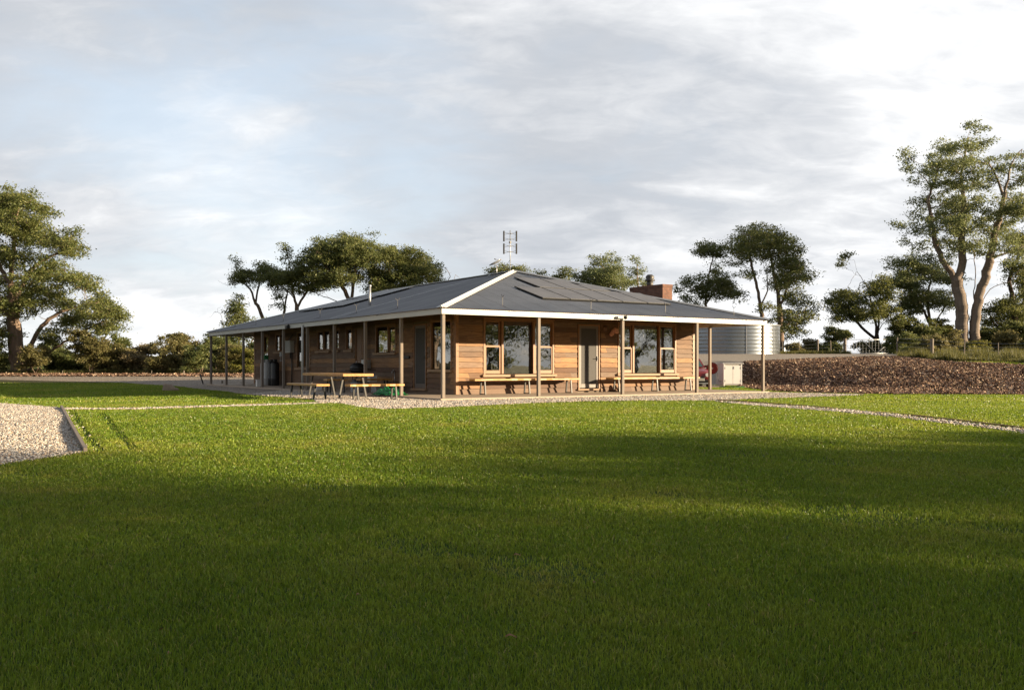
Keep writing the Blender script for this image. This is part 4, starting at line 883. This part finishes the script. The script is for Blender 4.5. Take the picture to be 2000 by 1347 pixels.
def puffs(clumps,dens,rng,low=-.3,rs=.5):
    out=[]
    for (cx,cy,cz,a,ay,b) in clumps:
        k=max(3,int(.14*dens*math.pi*a*(b+.35*a)/(rs*rs*2.2)))
        v=rng.normal(0,1,(k*4,3)); v/=np.linalg.norm(v,axis=1)[:,None]; v=v[v[:,2]>low][:k]; rad=rng.uniform(.06,1.25,len(v))**.5
        c=v*rad[:,None]*np.array([a,ay,b])+np.array([cx,cy,cz])+rng.normal(0,.12,(len(v),3)); r=rs*rng.uniform(.35,1.35,len(c))*min(1.,.5+a/3.)
        m=5; u=rng.normal(0,1,(len(c),m,3)); u/=np.linalg.norm(u,axis=2)[:,:,None]; u[:,:,2]=np.abs(u[:,:,2])*.8-.2
        out.append((c[:,None]+u*r[:,None,None]).reshape(-1,3))
    return np.concatenate(out)
def tree(name,label,limbs,clumps,rb,leaf='gum',bark='bark',group=None,dens=9,nl=20,size=.18,D=.34,spread=.24,seed=1,cat='tree',tip=.013,bare=0,low=-.55,rs=.42):
    rng=np.random.default_rng(seed); base=limbs[0][0]
    A=puffs(clumps,dens,rng,low,rs) if len(clumps) else np.zeros((0,3))
    twig=np.zeros((0,3))
    if bare: twig=np.array([np.array(l[-1])+rng.normal(0,1,3)*bare for l in limbs for _ in range(14)])
    N,par,nt=grow2(limbs,np.concatenate([A,twig]),D,rng)
    V,Fc=wood(N,par,rb,tip,D); b=np.array([base[0],base[1],h1(base[0],base[1])])
    e=empty(name,tuple(b),0,label,cat,group)
    link('trunk',npmesh('trunk',V-b,Fc),M[bark],e,smooth=True)
    if len(A):
        V,Fc=foliage(A,nl,size,spread,rng); link('crown',npmesh('crown',V-b,Fc),M[leaf],e)
    return e
def pxtree(name,label,Y,limbs,cl,rb,depth=1.6,seed=1,**k):
    """limbs and foliage clumps surveyed on the photo (columns, rows) at distance Y; depth scatters them fore and aft"""
    rng=np.random.default_rng(seed+100); LB=[]
    for li,l in enumerate(limbs):
        pts=[]; dy=0. if li==0 else rng.uniform(-1,1)*depth*.5
        for j,(x,y) in enumerate(l):
            f_=j/max(1,len(l)-1); Yj=Y+dy*f_; p=at(x,y,Yj)
            if j==0 and y>670: p=(p[0],p[1],h1(p[0],p[1])-.15)
            pts.append(p)
        LB.append(pts)
    C=[]
    for (x,y,a,b) in cl:
        Yc=Y+rng.uniform(-1,1)*depth; p=at(x,y,Yc); s=Yc/F; C.append((p[0],p[1],p[2]-.3*b*s,a*s*1.05,max(a*s*.85,.5),b*s*1.65))
        if a>24: Yd=Y+(depth if Yc<Y else -depth)*rng.uniform(.5,1.1); p=at(x+rng.uniform(-8,8),y+rng.uniform(-2,8),Yd); C.append((p[0],p[1],p[2]-.4*b*s,a*s*.9,a*s*.75,b*s*1.5))
    return tree(name,label,LB,C,rb,seed=seed,**k)
GG='gum trees around the house'
pxtree('gum_tree','huge spreading gum at the left edge with tiered crown and thick forked trunk',69,
 [[(38,727),(30,660),(26,600),(22,540),(28,470),(35,415)],[(42,700),(70,655),(105,618),(150,598),(185,592)],[(42,705),(90,692),(140,660),(170,642),(205,628)],[(30,640),(0,590),(-40,540),(-70,500)],[(27,585),(60,530),(100,500),(140,488)],[(24,560),(-10,500),(-30,440)]],
 [(35,392,45,16),(5,400,40,20),(78,418,26,16),(-40,430,50,36),(20,440,40,20),(62,462,40,18),(112,468,38,16),(128,485,30,14),(152,498,12,10),(90,520,38,16),(10,500,44,22),(150,552,36,16),(178,566,20,12),(60,560,40,20),(30,590,36,22),(100,590,36,16),(195,606,42,16),(150,625,34,14),(225,612,26,12),(205,640,30,14),(-40,560,50,40),(-50,640,50,40),(20,640,24,22),(100,655,24,12)],.55,depth=2.6,seed=3,dens=8,nl=22,bark='bark',leaf='gum')
pxtree('gum_tree','leaning flat-crowned gum with bare left branches behind the far roof end',82,
 [[(532,722),(520,670),(512,620),(500,592),(488,565),(478,545)],[(488,565),(470,548),(445,556),(425,548)],[(500,592),(505,560),(510,540)],[(470,548),(462,525),(458,508)]],
 [(490,538,34,9),(515,530,26,10),(470,548,16,7),(458,512,7,4),(540,538,22,9)],.2,seed=5,depth=1.2,leaf='gumd')
pxtree('gum_tree','slender twin-stemmed gum behind the far roof slope, second from left',81,
 [[(556,722),(553,650),(555,600),(545,575),(525,560)],[(555,610),(562,570),(568,545)]],[(530,545,24,9),(560,545,26,10),(545,575,14,8),(575,565,16,9),(548,600,8,5)],.16,seed=6,depth=1.2,leaf='gumd')
pxtree('gum_tree','tall gum with a sparse pointed top behind the middle of the roof',80,
 [[(582,722),(582,650),(581,610),(572,570),(568,530),(562,495)],[(581,600),(600,570),(625,550),(650,545)],[(578,585),(550,555)]],
 [(560,484,9,6),(566,498,12,7),(575,513,16,7),(575,535,22,10),(550,548,26,9),(604,535,34,13),(628,555,30,11),(590,560,24,9)],.24,seed=7,depth=1.4,leaf='gum')
pxtree('gum_tree','broad umbrella-crowned gum standing highest behind the roof',79,
 [[(684,722),(684,640),(680,585),(665,555),(645,530),(625,505)],[(683,600),(690,560),(695,520),(700,490)],[(681,600),(650,585),(620,575)],[(668,560),(660,520),(658,485)]],
 [(622,495,28,11),(660,482,48,15),(702,480,38,13),(648,505,44,14),(700,505,42,15),(628,535,36,13),(672,535,40,14),(735,497,30,12),(600,515,16,10)],.32,depth=2.2,seed=8,dens=9,nl=22,leaf='gumd')
pxtree('gum_tree','dense rounded gum right of the umbrella-crowned one behind the roof',81,
 [[(742,722),(742,640),(748,580),(755,545),(765,515)],[(744,610),(770,575),(800,545),(825,530)],[(744,620),(725,580),(720,550)]],
 [(765,500,32,13),(800,498,30,10),(765,528,42,18),(815,520,34,15),(835,532,20,11),(800,550,44,18),(745,555,36,16),(850,545,15,8),(720,530,24,12),(860,556,10,6)],.28,depth=2.2,seed=9,dens=9,nl=22,leaf='gum')
pxtree('dead_tree','leafless grey tree poking above the roof right of the dense gum',84,[[(866,722),(866,600),(872,560),(880,540)],[(870,565),(886,548),(890,538)]],[],.1,seed=10,bare=.7,cat='dead tree')
pxtree('dead_tree','leafless pale sapling beyond the far left corner of the roof',80,[[(440,722),(438,660),(435,630),(430,612)],[(438,640),(446,620),(450,606)]],[],.07,seed=12,bare=.6,cat='dead tree',bark='barkp')
pxtree('young_gum','narrow pointed young gum standing over the far left corner of the roof',78,[[(468,724),(466,660),(464,610),(463,580)]],[(463,586,8,8),(463,603,17,12),(463,622,22,14),(466,640,24,10)],.09,seed=11,depth=.8,leaf='gumd',dens=12)
pxtree('gum_tree','low domed gum showing above the ridge behind the television aerial',95,[[(985,722),(984,600),(988,545)],[(984,600),(962,545)]],[(957,532,20,6),(998,527,30,7),(975,537,24,6)],.2,seed=13,leaf='gum')
pxtree('gum_tree','small rounded gum above the right hip beside the ridge',90,[[(1068,722),(1066,600),(1064,545)],[(1066,600),(1104,545)]],[(1058,538,9,5),(1104,532,14,7),(1100,545,22,8),(1080,548,10,5)],.16,seed=14,leaf='gum')
pxtree('gum_tree','bushy gum with an open upper crown left of the chimney',86,[[(1192,722),(1190,620),(1188,560),(1180,525)],[(1190,600),(1170,560),(1145,545)],[(1190,600),(1215,560)]],
 [(1170,506,12,7),(1190,510,18,8),(1200,523,18,8),(1140,540,22,9),(1178,535,30,12),(1200,548,40,14),(1160,553,28,10),(1165,525,14,8)],.26,seed=15,depth=1.8,leaf='gump')
pxtree('gum_tree','thin gum with small leaf tufts right behind the chimney cowl',88,[[(1250,722),(1248,620),(1246,560),(1243,515)]],[(1240,512,11,6),(1246,528,12,9),(1236,545,12,8),(1256,548,11,9)],.12,seed=16,depth=.8,leaf='gump')
pxtree('gum_tree','slim gum with a high tuft left of the double-trunked tree beside the tank',79,
 [[(1372,700),(1374,640),(1378,590),(1384,540),(1392,505)],[(1376,600),(1395,570),(1410,560)],[(1375,620),(1350,585),(1335,570)]],
 [(1384,487,26,10),(1406,497,20,9),(1370,497,12,8),(1345,555,20,9),(1398,552,34,13),(1415,570,30,10),(1330,566,11,8),(1360,580,22,9),(1345,590,16,7),(1395,530,14,6),(1380,565,22,8)],.17,seed=17,depth=1.5,leaf='gumd')
pxtree('gum_tree','tall double-trunked gum with a domed crown right of the water tank',77,
 [[(1492,694),(1490,640),(1484,590),(1475,545),(1465,505),(1462,480)],[(1526,694),(1524,640),(1522,590),(1514,550),(1508,510),(1500,475)],[(1523,600),(1538,560),(1548,520)],[(1520,570),(1545,545),(1565,540)],[(1486,600),(1500,565),(1496,530)],[(1524,650),(1545,625),(1565,610)]],
 [(1458,462,28,12),(1486,454,28,9),(1518,460,24,9),(1532,475,26,12),(1442,480,26,12),(1500,478,40,14),(1470,492,34,12),(1555,500,20,12),(1530,505,34,16),(1550,530,34,17),(1572,540,18,10),(1440,512,22,9),(1535,550,34,14),(1456,535,20,8),(1545,580,26,12),(1575,602,22,10),(1548,615,32,12),(1500,600,18,8),(1545,640,26,10),(1575,625,14,8),(1495,625,16,7),(1530,655,20,9)],.3,depth=2.2,seed=18,dens=9,nl=15,leaf='gum',bark='bark')
pxtree('gum_tree','spreading low gum behind the gate with one bare twisted leader',79,
 [[(1712,694),(1712,655),(1708,620),(1700,585),(1694,558),(1680,540),(1672,522),(1668,508)],[(1708,660),(1690,645),(1665,620),(1650,600)],[(1714,655),(1718,600),(1720,565)],[(1694,560),(1702,545),(1705,530)],[(1712,650),(1730,625),(1740,605)],[(1680,545),(1668,535),(1664,528)]],
 [(1650,505,7,5),(1645,514,5,6),(1650,575,26,10),(1632,590,18,10),(1650,598,32,13),(1640,618,20,10),(1725,545,16,9),(1715,563,26,11),(1700,585,22,10),(1735,580,24,12),(1690,610,26,12),(1725,608,26,12),(1665,620,22,9)],.24,depth=1.8,seed=19,leaf='gum',bark='barkd')
pxtree('gum_tree','middle-sized gum with a rusty tinted crown left of the giant trunk',80,
 [[(1822,694),(1822,655),(1815,615),(1812,580),(1818,545)],[(1820,640),(1800,600),(1780,570)],[(1820,640),(1845,600),(1860,575)]],
 [(1770,515,28,9),(1800,505,22,8),(1755,530,18,8),(1775,545,30,12),(1815,530,30,12),(1760,565,24,12),(1845,545,28,12),(1800,575,36,15),(1840,585,30,12),(1775,600,28,14),(1740,555,12,8)],.22,depth=1.8,seed=20,leaf='gump',bark='bark')
pxtree('gum_tree','giant pale-trunked gum towering over the fence at the right edge',73,
 [[(1882,697),(1880,650),(1877,600),(1868,550),(1845,515),(1828,475),(1820,430),(1812,385)],[(1894,697),(1898,640),(1903,580),(1904,520),(1900,480)],[(1902,697),(1904,640),(1912,580),(1925,540),(1940,470),(1955,410),(1966,360),(1980,310),(1996,290)],[(1868,550),(1880,510),(1878,460),(1882,400),(1878,340),(1888,280),(1895,250)],[(1930,510),(1960,495),(2000,480)],[(1960,385),(1945,345),(1930,320),(1900,315)],[(1846,516),(1820,500),(1800,492)],[(1912,600),(1940,560),(1975,550)]],
 [(1893,243,14,6),(1916,252,12,6),(1768,303,12,7),(1778,315,12,6),(1812,303,16,8),(1845,292,26,9),(1885,285,30,9),(1925,278,14,6),(1825,325,26,11),(1875,320,36,12),(1910,330,24,12),(1795,352,16,8),(1845,355,32,12),(1890,360,34,13),(1930,350,18,10),(1800,395,24,11),(1850,395,32,13),(1895,400,32,14),(1790,425,22,9),(1945,400,20,14),(1760,440,14,7),(1790,455,24,9),(1840,440,34,14),(1885,445,30,14),(1925,440,24,13),(1975,420,26,18),(1990,360,22,22),(1860,475,30,11),(1815,480,20,9),(1960,465,26,12),(1990,500,26,14),(1850,505,18,8),(1775,480,12,6),(1940,500,18,8),(1955,330,24,16),(1978,300,12,12),(1995,400,30,20),(1950,440,26,14),(1905,480,26,10),(1835,425,22,10),(1870,430,26,11),(1925,310,14,8),(2020,330,26,24),(1770,330,10,6),(1815,340,20,8)],.5,depth=3.,seed=21,dens=6.5,nl=20,leaf='gump',bark='barkp',D=.38)
pxtree('gum_tree','dark-trunked gum cut off by the right edge behind the giant one',78,
 [[(1978,694),(1980,640),(1978,590),(1972,550),(1985,510),(2005,480)],[(1978,620),(2010,580),(2040,550)],[(1975,660),(1945,635),(1925,600)]],
 [(2000,470,34,16),(2040,500,40,24),(1990,530,26,12),(2020,560,40,22),(1960,600,32,12),(1930,612,26,9),(2010,610,40,18),(1990,645,34,14),(1940,640,26,10),(2050,420,36,28)],.36,depth=2,seed=22,leaf='gum',bark='barkd')
pxtree('gum_tree','second trunked gum seen through the far end of the veranda',76,
 [[(478,726),(476,690),(474,665),(466,645)],[(476,690),(490,670),(500,655)]],[(450,650,24,10),(480,648,22,10),(505,655,18,10),(462,672,22,10),(488,676,16,9),(440,668,16,10),(516,640,20,12)],.14,seed=23,depth=1.5,leaf='gum')
# shrubs --------------------------------------------------------------
def bush(name,label,px,py,w_,h_,Y,leaf,seed,group,dens=11,nl=34,size=.16,cat='shrub',bark='bark',stems=3):
    r=random.Random(seed); s=F/Y; x0=(px-1000)/F*Y; z0=h1(x0,Y); H_=h_; C=[]
    for k in range(9):
        a=r.uniform(-.6,.6)*w_/2; zz=r.uniform(.16,.85)*H_; C.append((x0+a,Y+r.uniform(-.5,.5)*w_/2,z0+zz,w_*.26,w_*.24,H_*.2))
    LB=[[(x0+r.uniform(-.1,.1),Y,z0-.1),(x0+r.uniform(-.3,.3)*w_*.5,Y+r.uniform(-.2,.2),z0+H_*.4),(C[k][0],C[k][1],C[k][2])] for k in range(stems)]
    return tree(name,label,LB,C,.05,leaf=leaf,bark=bark,group=group,dens=dens,nl=nl,size=size,D=.22,spread=.15,seed=seed,cat=cat,tip=.01,low=-.9,rs=.38)
GS='scrub along the left driveway'
spec=[(-25,2.6,2.3,'gumd','dark dense shrub just outside the left frame edge'),(8,2.2,1.5,'gum','low green shrub at the foot of the big left gum'),(70,2.4,2.,'scrub','olive shrub right of the big left gum trunk'),(105,2.6,2.9,'gumd','tall dark shrub with drooping sides left of the brown scrub'),(145,2.6,2.3,'gumd','dark rounded shrub under the lowest limb of the big gum'),(176,3.,3.2,'scrub','tall olive wattle between the low gum limb tips'),(208,3.,3.,'gumd','dense dark wattle topped by a small leafy spire'),(236,2.4,2.3,'scrub','khaki shrub left of the gap to the far hills'),(262,1.8,1.7,'scrubb','pale brown see-through shrub below the far hills'),(292,2.2,2.4,'scrubb','tawny upright shrub behind the white stake'),(318,2.4,2.5,'scrub','olive-brown shrub with thin twigs on top'),(345,2.6,3.,'scrub','tallest tawny shrub left of the veranda end'),(368,2.,2.6,'scrubb','rusty shrub behind the thick stake'),(392,2.2,2.7,'gumd','dark green shrub touching the first veranda post'),(428,3.,2.9,'gumd','dark shrub between the first two veranda posts'),(456,2.6,2.2,'scrub','brownish shrub seen between the second and third posts'),(485,2.6,1.9,'bushy','yellow-green shrub seen beside the far wall corner'),(520,3.,2.5,'gumd','dark shrub hidden mostly by the far wall corner')]
for i,(px,w_,h_,lf,lab) in enumerate(spec):
    Y=70+3*math.sin(i*2.3); bush('shrub',lab,px,0,w_,h_,Y,lf,200+i,GS)
GR='scrub under the right-hand gums'
spec=[(1556,1.6,.8,'scrub',74,'low scrub tuft right of the tank by the fence'),(1585,1.8,1.,'scrub',76,'small dark shrub between two fence posts'),(1612,1.2,.7,'gumd',75,'tiny shrub left of the last fence posts'),(1632,2.2,2.2,'gumd',76,'dark leggy shrub left of the gate post'),(1700,2.8,1.3,'bushy',78,'yellow-green shrub seen through the gate'),(1762,2.6,1.6,'gumd',68,'dark shrub against the right gate post'),(1770,3.4,3.4,'gum',77,'tall dark thicket right of the gate'),(1800,3.,2.9,'gumd',76,'dark thicket left of the forked sapling'),(1838,2.8,2.8,'bushy',77,'sunlit golden-green bush left of the giant trunk'),(1850,2.4,1.5,'scrub',69,'olive bush at the foot of the giant gum, left side'),(1930,2.8,2.2,'gum',75,'green bush right of the giant trunk'),(1965,2.8,1.8,'scrub',72,'olive bush below the dark-trunked gum'),(2000,3.,2.6,'gumd',74,'dark bush at the right frame edge'),(2040,3.,2.2,'gum',70,'bush just past the right frame edge'),(1905,2.,.9,'bushy',66,'low bright fern clump beside the giant trunk'),(1815,2.6,1.1,'scrub',66,'low scrub behind the thick fence post')]
for i,(px,w_,h_,lf,Y,lab) in enumerate(spec): bush('shrub',lab,px,0,w_,h_,Y,lf,300+i,GR)
# tussock belt (uncountable)
n=5200; rng=np.random.default_rng(77); T=[]
for (pa,pb,ya,yb,num) in ((1755,2080,48.5,66,3000),(1525,1660,68,74,700),(-60,520,67,72,1500)):
    x=rng.uniform(pa,pb,num); Y=rng.uniform(ya,yb,num)
    if pa>1700:
        lim=np.interp(x,[1755,1860,2000,2080],[58.5,51.5,47.5,45.5]); Y=lim+(66-lim)*rng.random(num)**1.2
    T.append(np.column_stack([(x-1000)/F*Y,Y,np.where(pa>1700,.2+.4*np.clip(np.sin(x*.05)*np.sin(Y*1.3+x*.02)+.2*rng.normal(0,1,num),0,1),.3)]))
T=np.concatenate(T); m=16; B=np.repeat(T,m,0); k=len(B); a=rng.random(k)*6.283; rr=rng.random(k)*.12; h=B[:,2]*(.4+.9*rng.random(k)); ln=np.abs(rng.normal(0,.45,k))*h; w2=.012+.01*rng.random(k)
X=B[:,0]+np.cos(a)*rr; Y=B[:,1]+np.sin(a)*rr; Z=H(X,Y)-.02; pe=np.column_stack([-np.sin(a),np.cos(a),0*a])*w2[:,None]
b0=np.column_stack([X,Y,Z]); V=np.stack([b0-pe,b0+pe,b0+np.column_stack([np.cos(a)*ln,np.sin(a)*ln,h])],1).reshape(-1,3)
props(link('tussock_grass',npmesh('tussock_grass',V,np.arange(k*3).reshape(-1,3)),M['sedge']),'rough yellow-green tussock grass along the fences and under the trees','grass',kind='stuff')
# far wooded hills (uncountable)
rng=np.random.default_rng(5); n=2600; Y=rng.uniform(170,640,n); X=(rng.uniform(-700,1500,n)-1000)/F*Y*1.; X[:500]=rng.uniform(-300,260,500); Z=H(X,Y)
C=[];R_=rng.uniform(2.,4.2,n)
v=rng.normal(0,1,(n,110,3)); v/=np.linalg.norm(v,axis=2)[:,:,None]; v[:,:,2]=np.abs(v[:,:,2])
Pp=np.column_stack([X,Y,Z+R_*.4])[:,None]+v*R_[:,None,None]*np.array([1,1,1.05])*rng.uniform(.75,1.05,(n,110,1)); Pp=Pp.reshape(-1,3)
V,Fc=foliage(Pp,1,1.5,.1,rng,.1); V=(V.reshape(-1,4,3)); c=V.mean(1,keepdims=True); V=c+(V-c)*np.array([1,1,1.]); 
props(link('far_forest',npmesh('far_forest',V.reshape(-1,3),Fc),M['gumd']),'distant wooded hills along the left horizon','forest',kind='stuff')
# gums beyond the right of the frame: they shade the foreground and show in the windows
def gum(label,x,y,h,cr,seed,lo=.3,nl=20,dens=1.55,size=.36,ncl=16,leaf='gum'):
    r=random.Random(seed); z0=h1(x,y); C=[]
    for k in range(ncl):
        a=r.uniform(0,6.283); rr=cr*math.sqrt(r.random())*.85; zz=h*(lo+(1-lo)*r.random()**.8)*.93; C.append((x+rr*math.cos(a),y+rr*math.sin(a),z0+zz,cr*.36,cr*.36,cr*.22))
    LB=[[(x,y,z0-.2),(x+r.uniform(-.3,.3),y+r.uniform(-.3,.3),z0+h*.3),(x+r.uniform(-.8,.8),y+r.uniform(-.8,.8),z0+h*.7)]]+[[(x,y,z0+h*.25),(x+cr*.4*math.cos(q),y+cr*.4*math.sin(q),z0+h*.5),(x+cr*.7*math.cos(q),y+cr*.7*math.sin(q),z0+h*.7)] for q in (r.uniform(0,2),r.uniform(2,4),r.uniform(4,6))]
    return tree('gum_tree',label,LB,C,.028*h,leaf=leaf,bark='barkp',group='gum trees right of the camera outside the frame',dens=dens,nl=nl,size=size,D=.7,spread=.4,seed=seed,tip=.03,low=-.8,rs=1.)
OFFS=[(24,.9,8.,3.2,.08),(16.5,0,7.5,3.,.06),(20,-1.8,9,3.4,.05),(19,-4.5,11,3.8,.1),(27,-2.5,12,4.2,.1),(12,-9,12,4.2,.1),(44,-2.6,12.5,4.4,.12),(50,-6.5,15,5.,.12),(42,-9.5,13,4.6,.14),(52,-14,16,5.5,.15),(41,-17,13,4.6,.15),(58,-3.8,15,5.,.16),(62,-7,17,5.,.2),(47,3.0,10.2,3.4,.15),(44,5.4,8.8,2.6,.15),(52,4.4,10.4,3.,.2),(40,-3,9.5,3.5,.12)]  # gums nearest the camera are unseen, added to darken the near lawn
for i,(x,y,h,c,lo) in enumerate(OFFS): gum('gum number %s of the shading row outside the frame'%('one two three four five six seven eight nine ten eleven twelve thirteen fourteen fifteen sixteen seventeen'.split()[i]),x,y,h,c,400+i,lo)
REFL=[(50,13.5,6.6,3.),(56,19,6.4,3.),(52,25,5.6,2.4),(60,29,6.5,3.),(44,9.5,6.,2.6)]
for i,(x,y,h,c) in enumerate(REFL): gum('low gum number %s facing the front windows from outside the frame'%('one two three four five'.split()[i]),x,y,h,c,450+i,.15,dens=5,size=.22,nl=22,leaf='gumd')
for i,(x,y,h,c) in enumerate([(-44,57,12,5.),(-37,49,9,4.),(-52,66,13,5.)]): gum('gum number %s left of the frame, reflected in the shaded veranda windows'%('one two three'.split()[i]),x,y,h,c,480+i,.15,dens=4,size=.28,nl=26)
# ------------------------------------------------------------ light, sky, camera
SUN=Vector((1.427,-.26,.285)); SUN=Vector((SUN.x,SUN.y,.285)).normalized()
sl=bpy.data.lights.new('sun','SUN'); sl.energy=5.; sl.angle=math.radians(.6); sl.color=(1.,.8,.54)
so=bpy.data.objects.new('sun',sl); COL.objects.link(so); so.rotation_euler=(-SUN).to_track_quat('-Z','Y').to_euler(); so.location=(60,-10,40)
w=bpy.data.worlds.new('World'); S.world=w; w.use_nodes=True; t=NT(w.node_tree)
for n_ in list(t.n): t.n.remove(n_)
d=t.coord('Generated'); s=t.sep(d)
sky=t.node('ShaderNodeTexSky',sky_type='NISHITA'); sky.sun_disc=False; sky.sun_elevation=math.asin(SUN.z); sky.sun_rotation=math.atan2(SUN.x,SUN.y)
sky.air_density=1.; sky.dust_density=1.; sky.ozone_density=1.5
zc=t.math('MAXIMUM',s[2],0.); den=t.math('ADD',zc,.34); pv=t.comb(t.math('DIVIDE',s[0],den),t.math('DIVIDE',s[1],den),t.math('ADD',t.math('MULTIPLY',zc,1.5),4.3))
n1=t.noise(t.scale(pv,(1.1,1.2,1)),2.1,7,.55,.5); n2=t.noise(pv,.9,4,.5,.3); n3=t.noise(t.scale(pv,(.8,1.6,1.)),4.5,7,.55,.6)
def dirdot(px,py,lo,hi):
    v=Vector(((px-1000)/F,1,-(py-HY)/F)).normalized(); n=t.node('ShaderNodeVectorMath',operation='DOT_PRODUCT'); t.put(n,0,d); n.inputs[1].default_value=v
    return t.ramp(n.outputs['Value'],[(lo,0.),(hi,1.)],'EASE')
gap=t.math('ADD',t.math('MULTIPLY',dirdot(640,280,.97,.999),.13),t.math('ADD',t.math('MULTIPLY',dirdot(300,180,.985,.9995),.08),t.math('MULTIPLY',dirdot(60,280,.975,.999),.1)))
cov=t.math('SUBTRACT',t.math('ADD',t.math('MULTIPLY',n1,.6),t.math('ADD',t.math('MULTIPLY',n2,.25),t.math('MULTIPLY',n3,.25))),gap)
cov=t.ramp(cov,[(.28,.55),(.56,1.)],'EASE')
n4=t.noise(t.scale(pv,(1.,1.7,1.)),11.,5,.6,.8)
shade=t.math('ADD',t.math('ADD',t.math('MULTIPLY',n1,.36),t.math('MULTIPLY',n4,.12)),t.math('ADD',t.math('MULTIPLY',n2,.2),t.math('MULTIPLY',n3,.32)))
shade=t.math('ADD',t.math('MULTIPLY',t.math('SUBTRACT',shade,.5),2.),.5)
az=t.math('ARCTAN2',s[0],s[1])
right=t.ramp(t.math('ADD',t.math('MULTIPLY',az,.55),.5),[(.52,0.),(.98,1.)],'EASE')
leftup=t.math('ADD',t.math('MULTIPLY',dirdot(60,40,.93,.998),.27),t.math('MULTIPLY',dirdot(950,400,.975,.9995),.12))
bri=t.math('ADD',t.math('SUBTRACT',shade,leftup),t.math('MULTIPLY',right,.34))
bri=t.math('ADD',bri,t.math('ADD',t.math('MULTIPLY',dirdot(230,520,.95,.997),.15),t.math('MULTIPLY',dirdot(480,335,.99,.9997),.12)))
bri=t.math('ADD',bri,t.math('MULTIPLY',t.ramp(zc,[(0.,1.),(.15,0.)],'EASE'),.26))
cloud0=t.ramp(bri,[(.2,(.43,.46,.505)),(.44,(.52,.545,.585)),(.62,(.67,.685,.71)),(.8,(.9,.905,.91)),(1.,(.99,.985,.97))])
cloud=t.mix(t.ramp(zc,[(.37,0.),(.6,1.)]),cloud0,(.27,.29,.33))  # overhead cloud, out of view, is darkened to lower the ambient light
behind=t.ramp(t.math('MULTIPLY',s[1],-1.),[(.35,0.),(.9,.75)]); cloud=t.mix(behind,cloud,(.2,.215,.24))  # unseen sky behind the camera dimmed too, to deepen shade on the lawn
blue=t.mix(t.ramp(zc,[(0.,0.),(.3,1.)]),(.9,.94,.98),(.56,.68,.82))
bgs=t.node('ShaderNodeBackground'); t.l.new(sky.outputs[0],bgs.inputs[0]); bgs.inputs[1].default_value=.035
bgb=t.node('ShaderNodeBackground'); t.put(bgb,0,blue); bgb.inputs[1].default_value=.36
add=t.node('ShaderNodeAddShader'); t.l.new(bgs.outputs[0],add.inputs[0]); t.l.new(bgb.outputs[0],add.inputs[1])
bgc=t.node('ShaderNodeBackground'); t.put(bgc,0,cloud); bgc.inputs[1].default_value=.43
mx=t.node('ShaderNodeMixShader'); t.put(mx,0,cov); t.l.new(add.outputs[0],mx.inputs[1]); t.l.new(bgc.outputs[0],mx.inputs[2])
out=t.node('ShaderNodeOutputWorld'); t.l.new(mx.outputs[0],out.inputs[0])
cam=bpy.data.cameras.new('camera'); co=bpy.data.objects.new('camera',cam); COL.objects.link(co); S.camera=co
co.location=(0,0,CZ); co.rotation_euler=(math.radians(90),0,0); cam.sensor_width=36; cam.lens=36*F/2000; cam.shift_y=(HY-673.5)/2000; cam.clip_end=5000; cam.clip_start=.1
S.view_settings.view_transform='Standard'; S.view_settings.look='None'; S.view_settings.exposure=1.5; S.view_settings.gamma=1
S.cycles.max_bounces=6; S.cycles.transparent_max_bounces=12; S.cycles.caustics_reflective=False; S.cycles.caustics_refractive=False
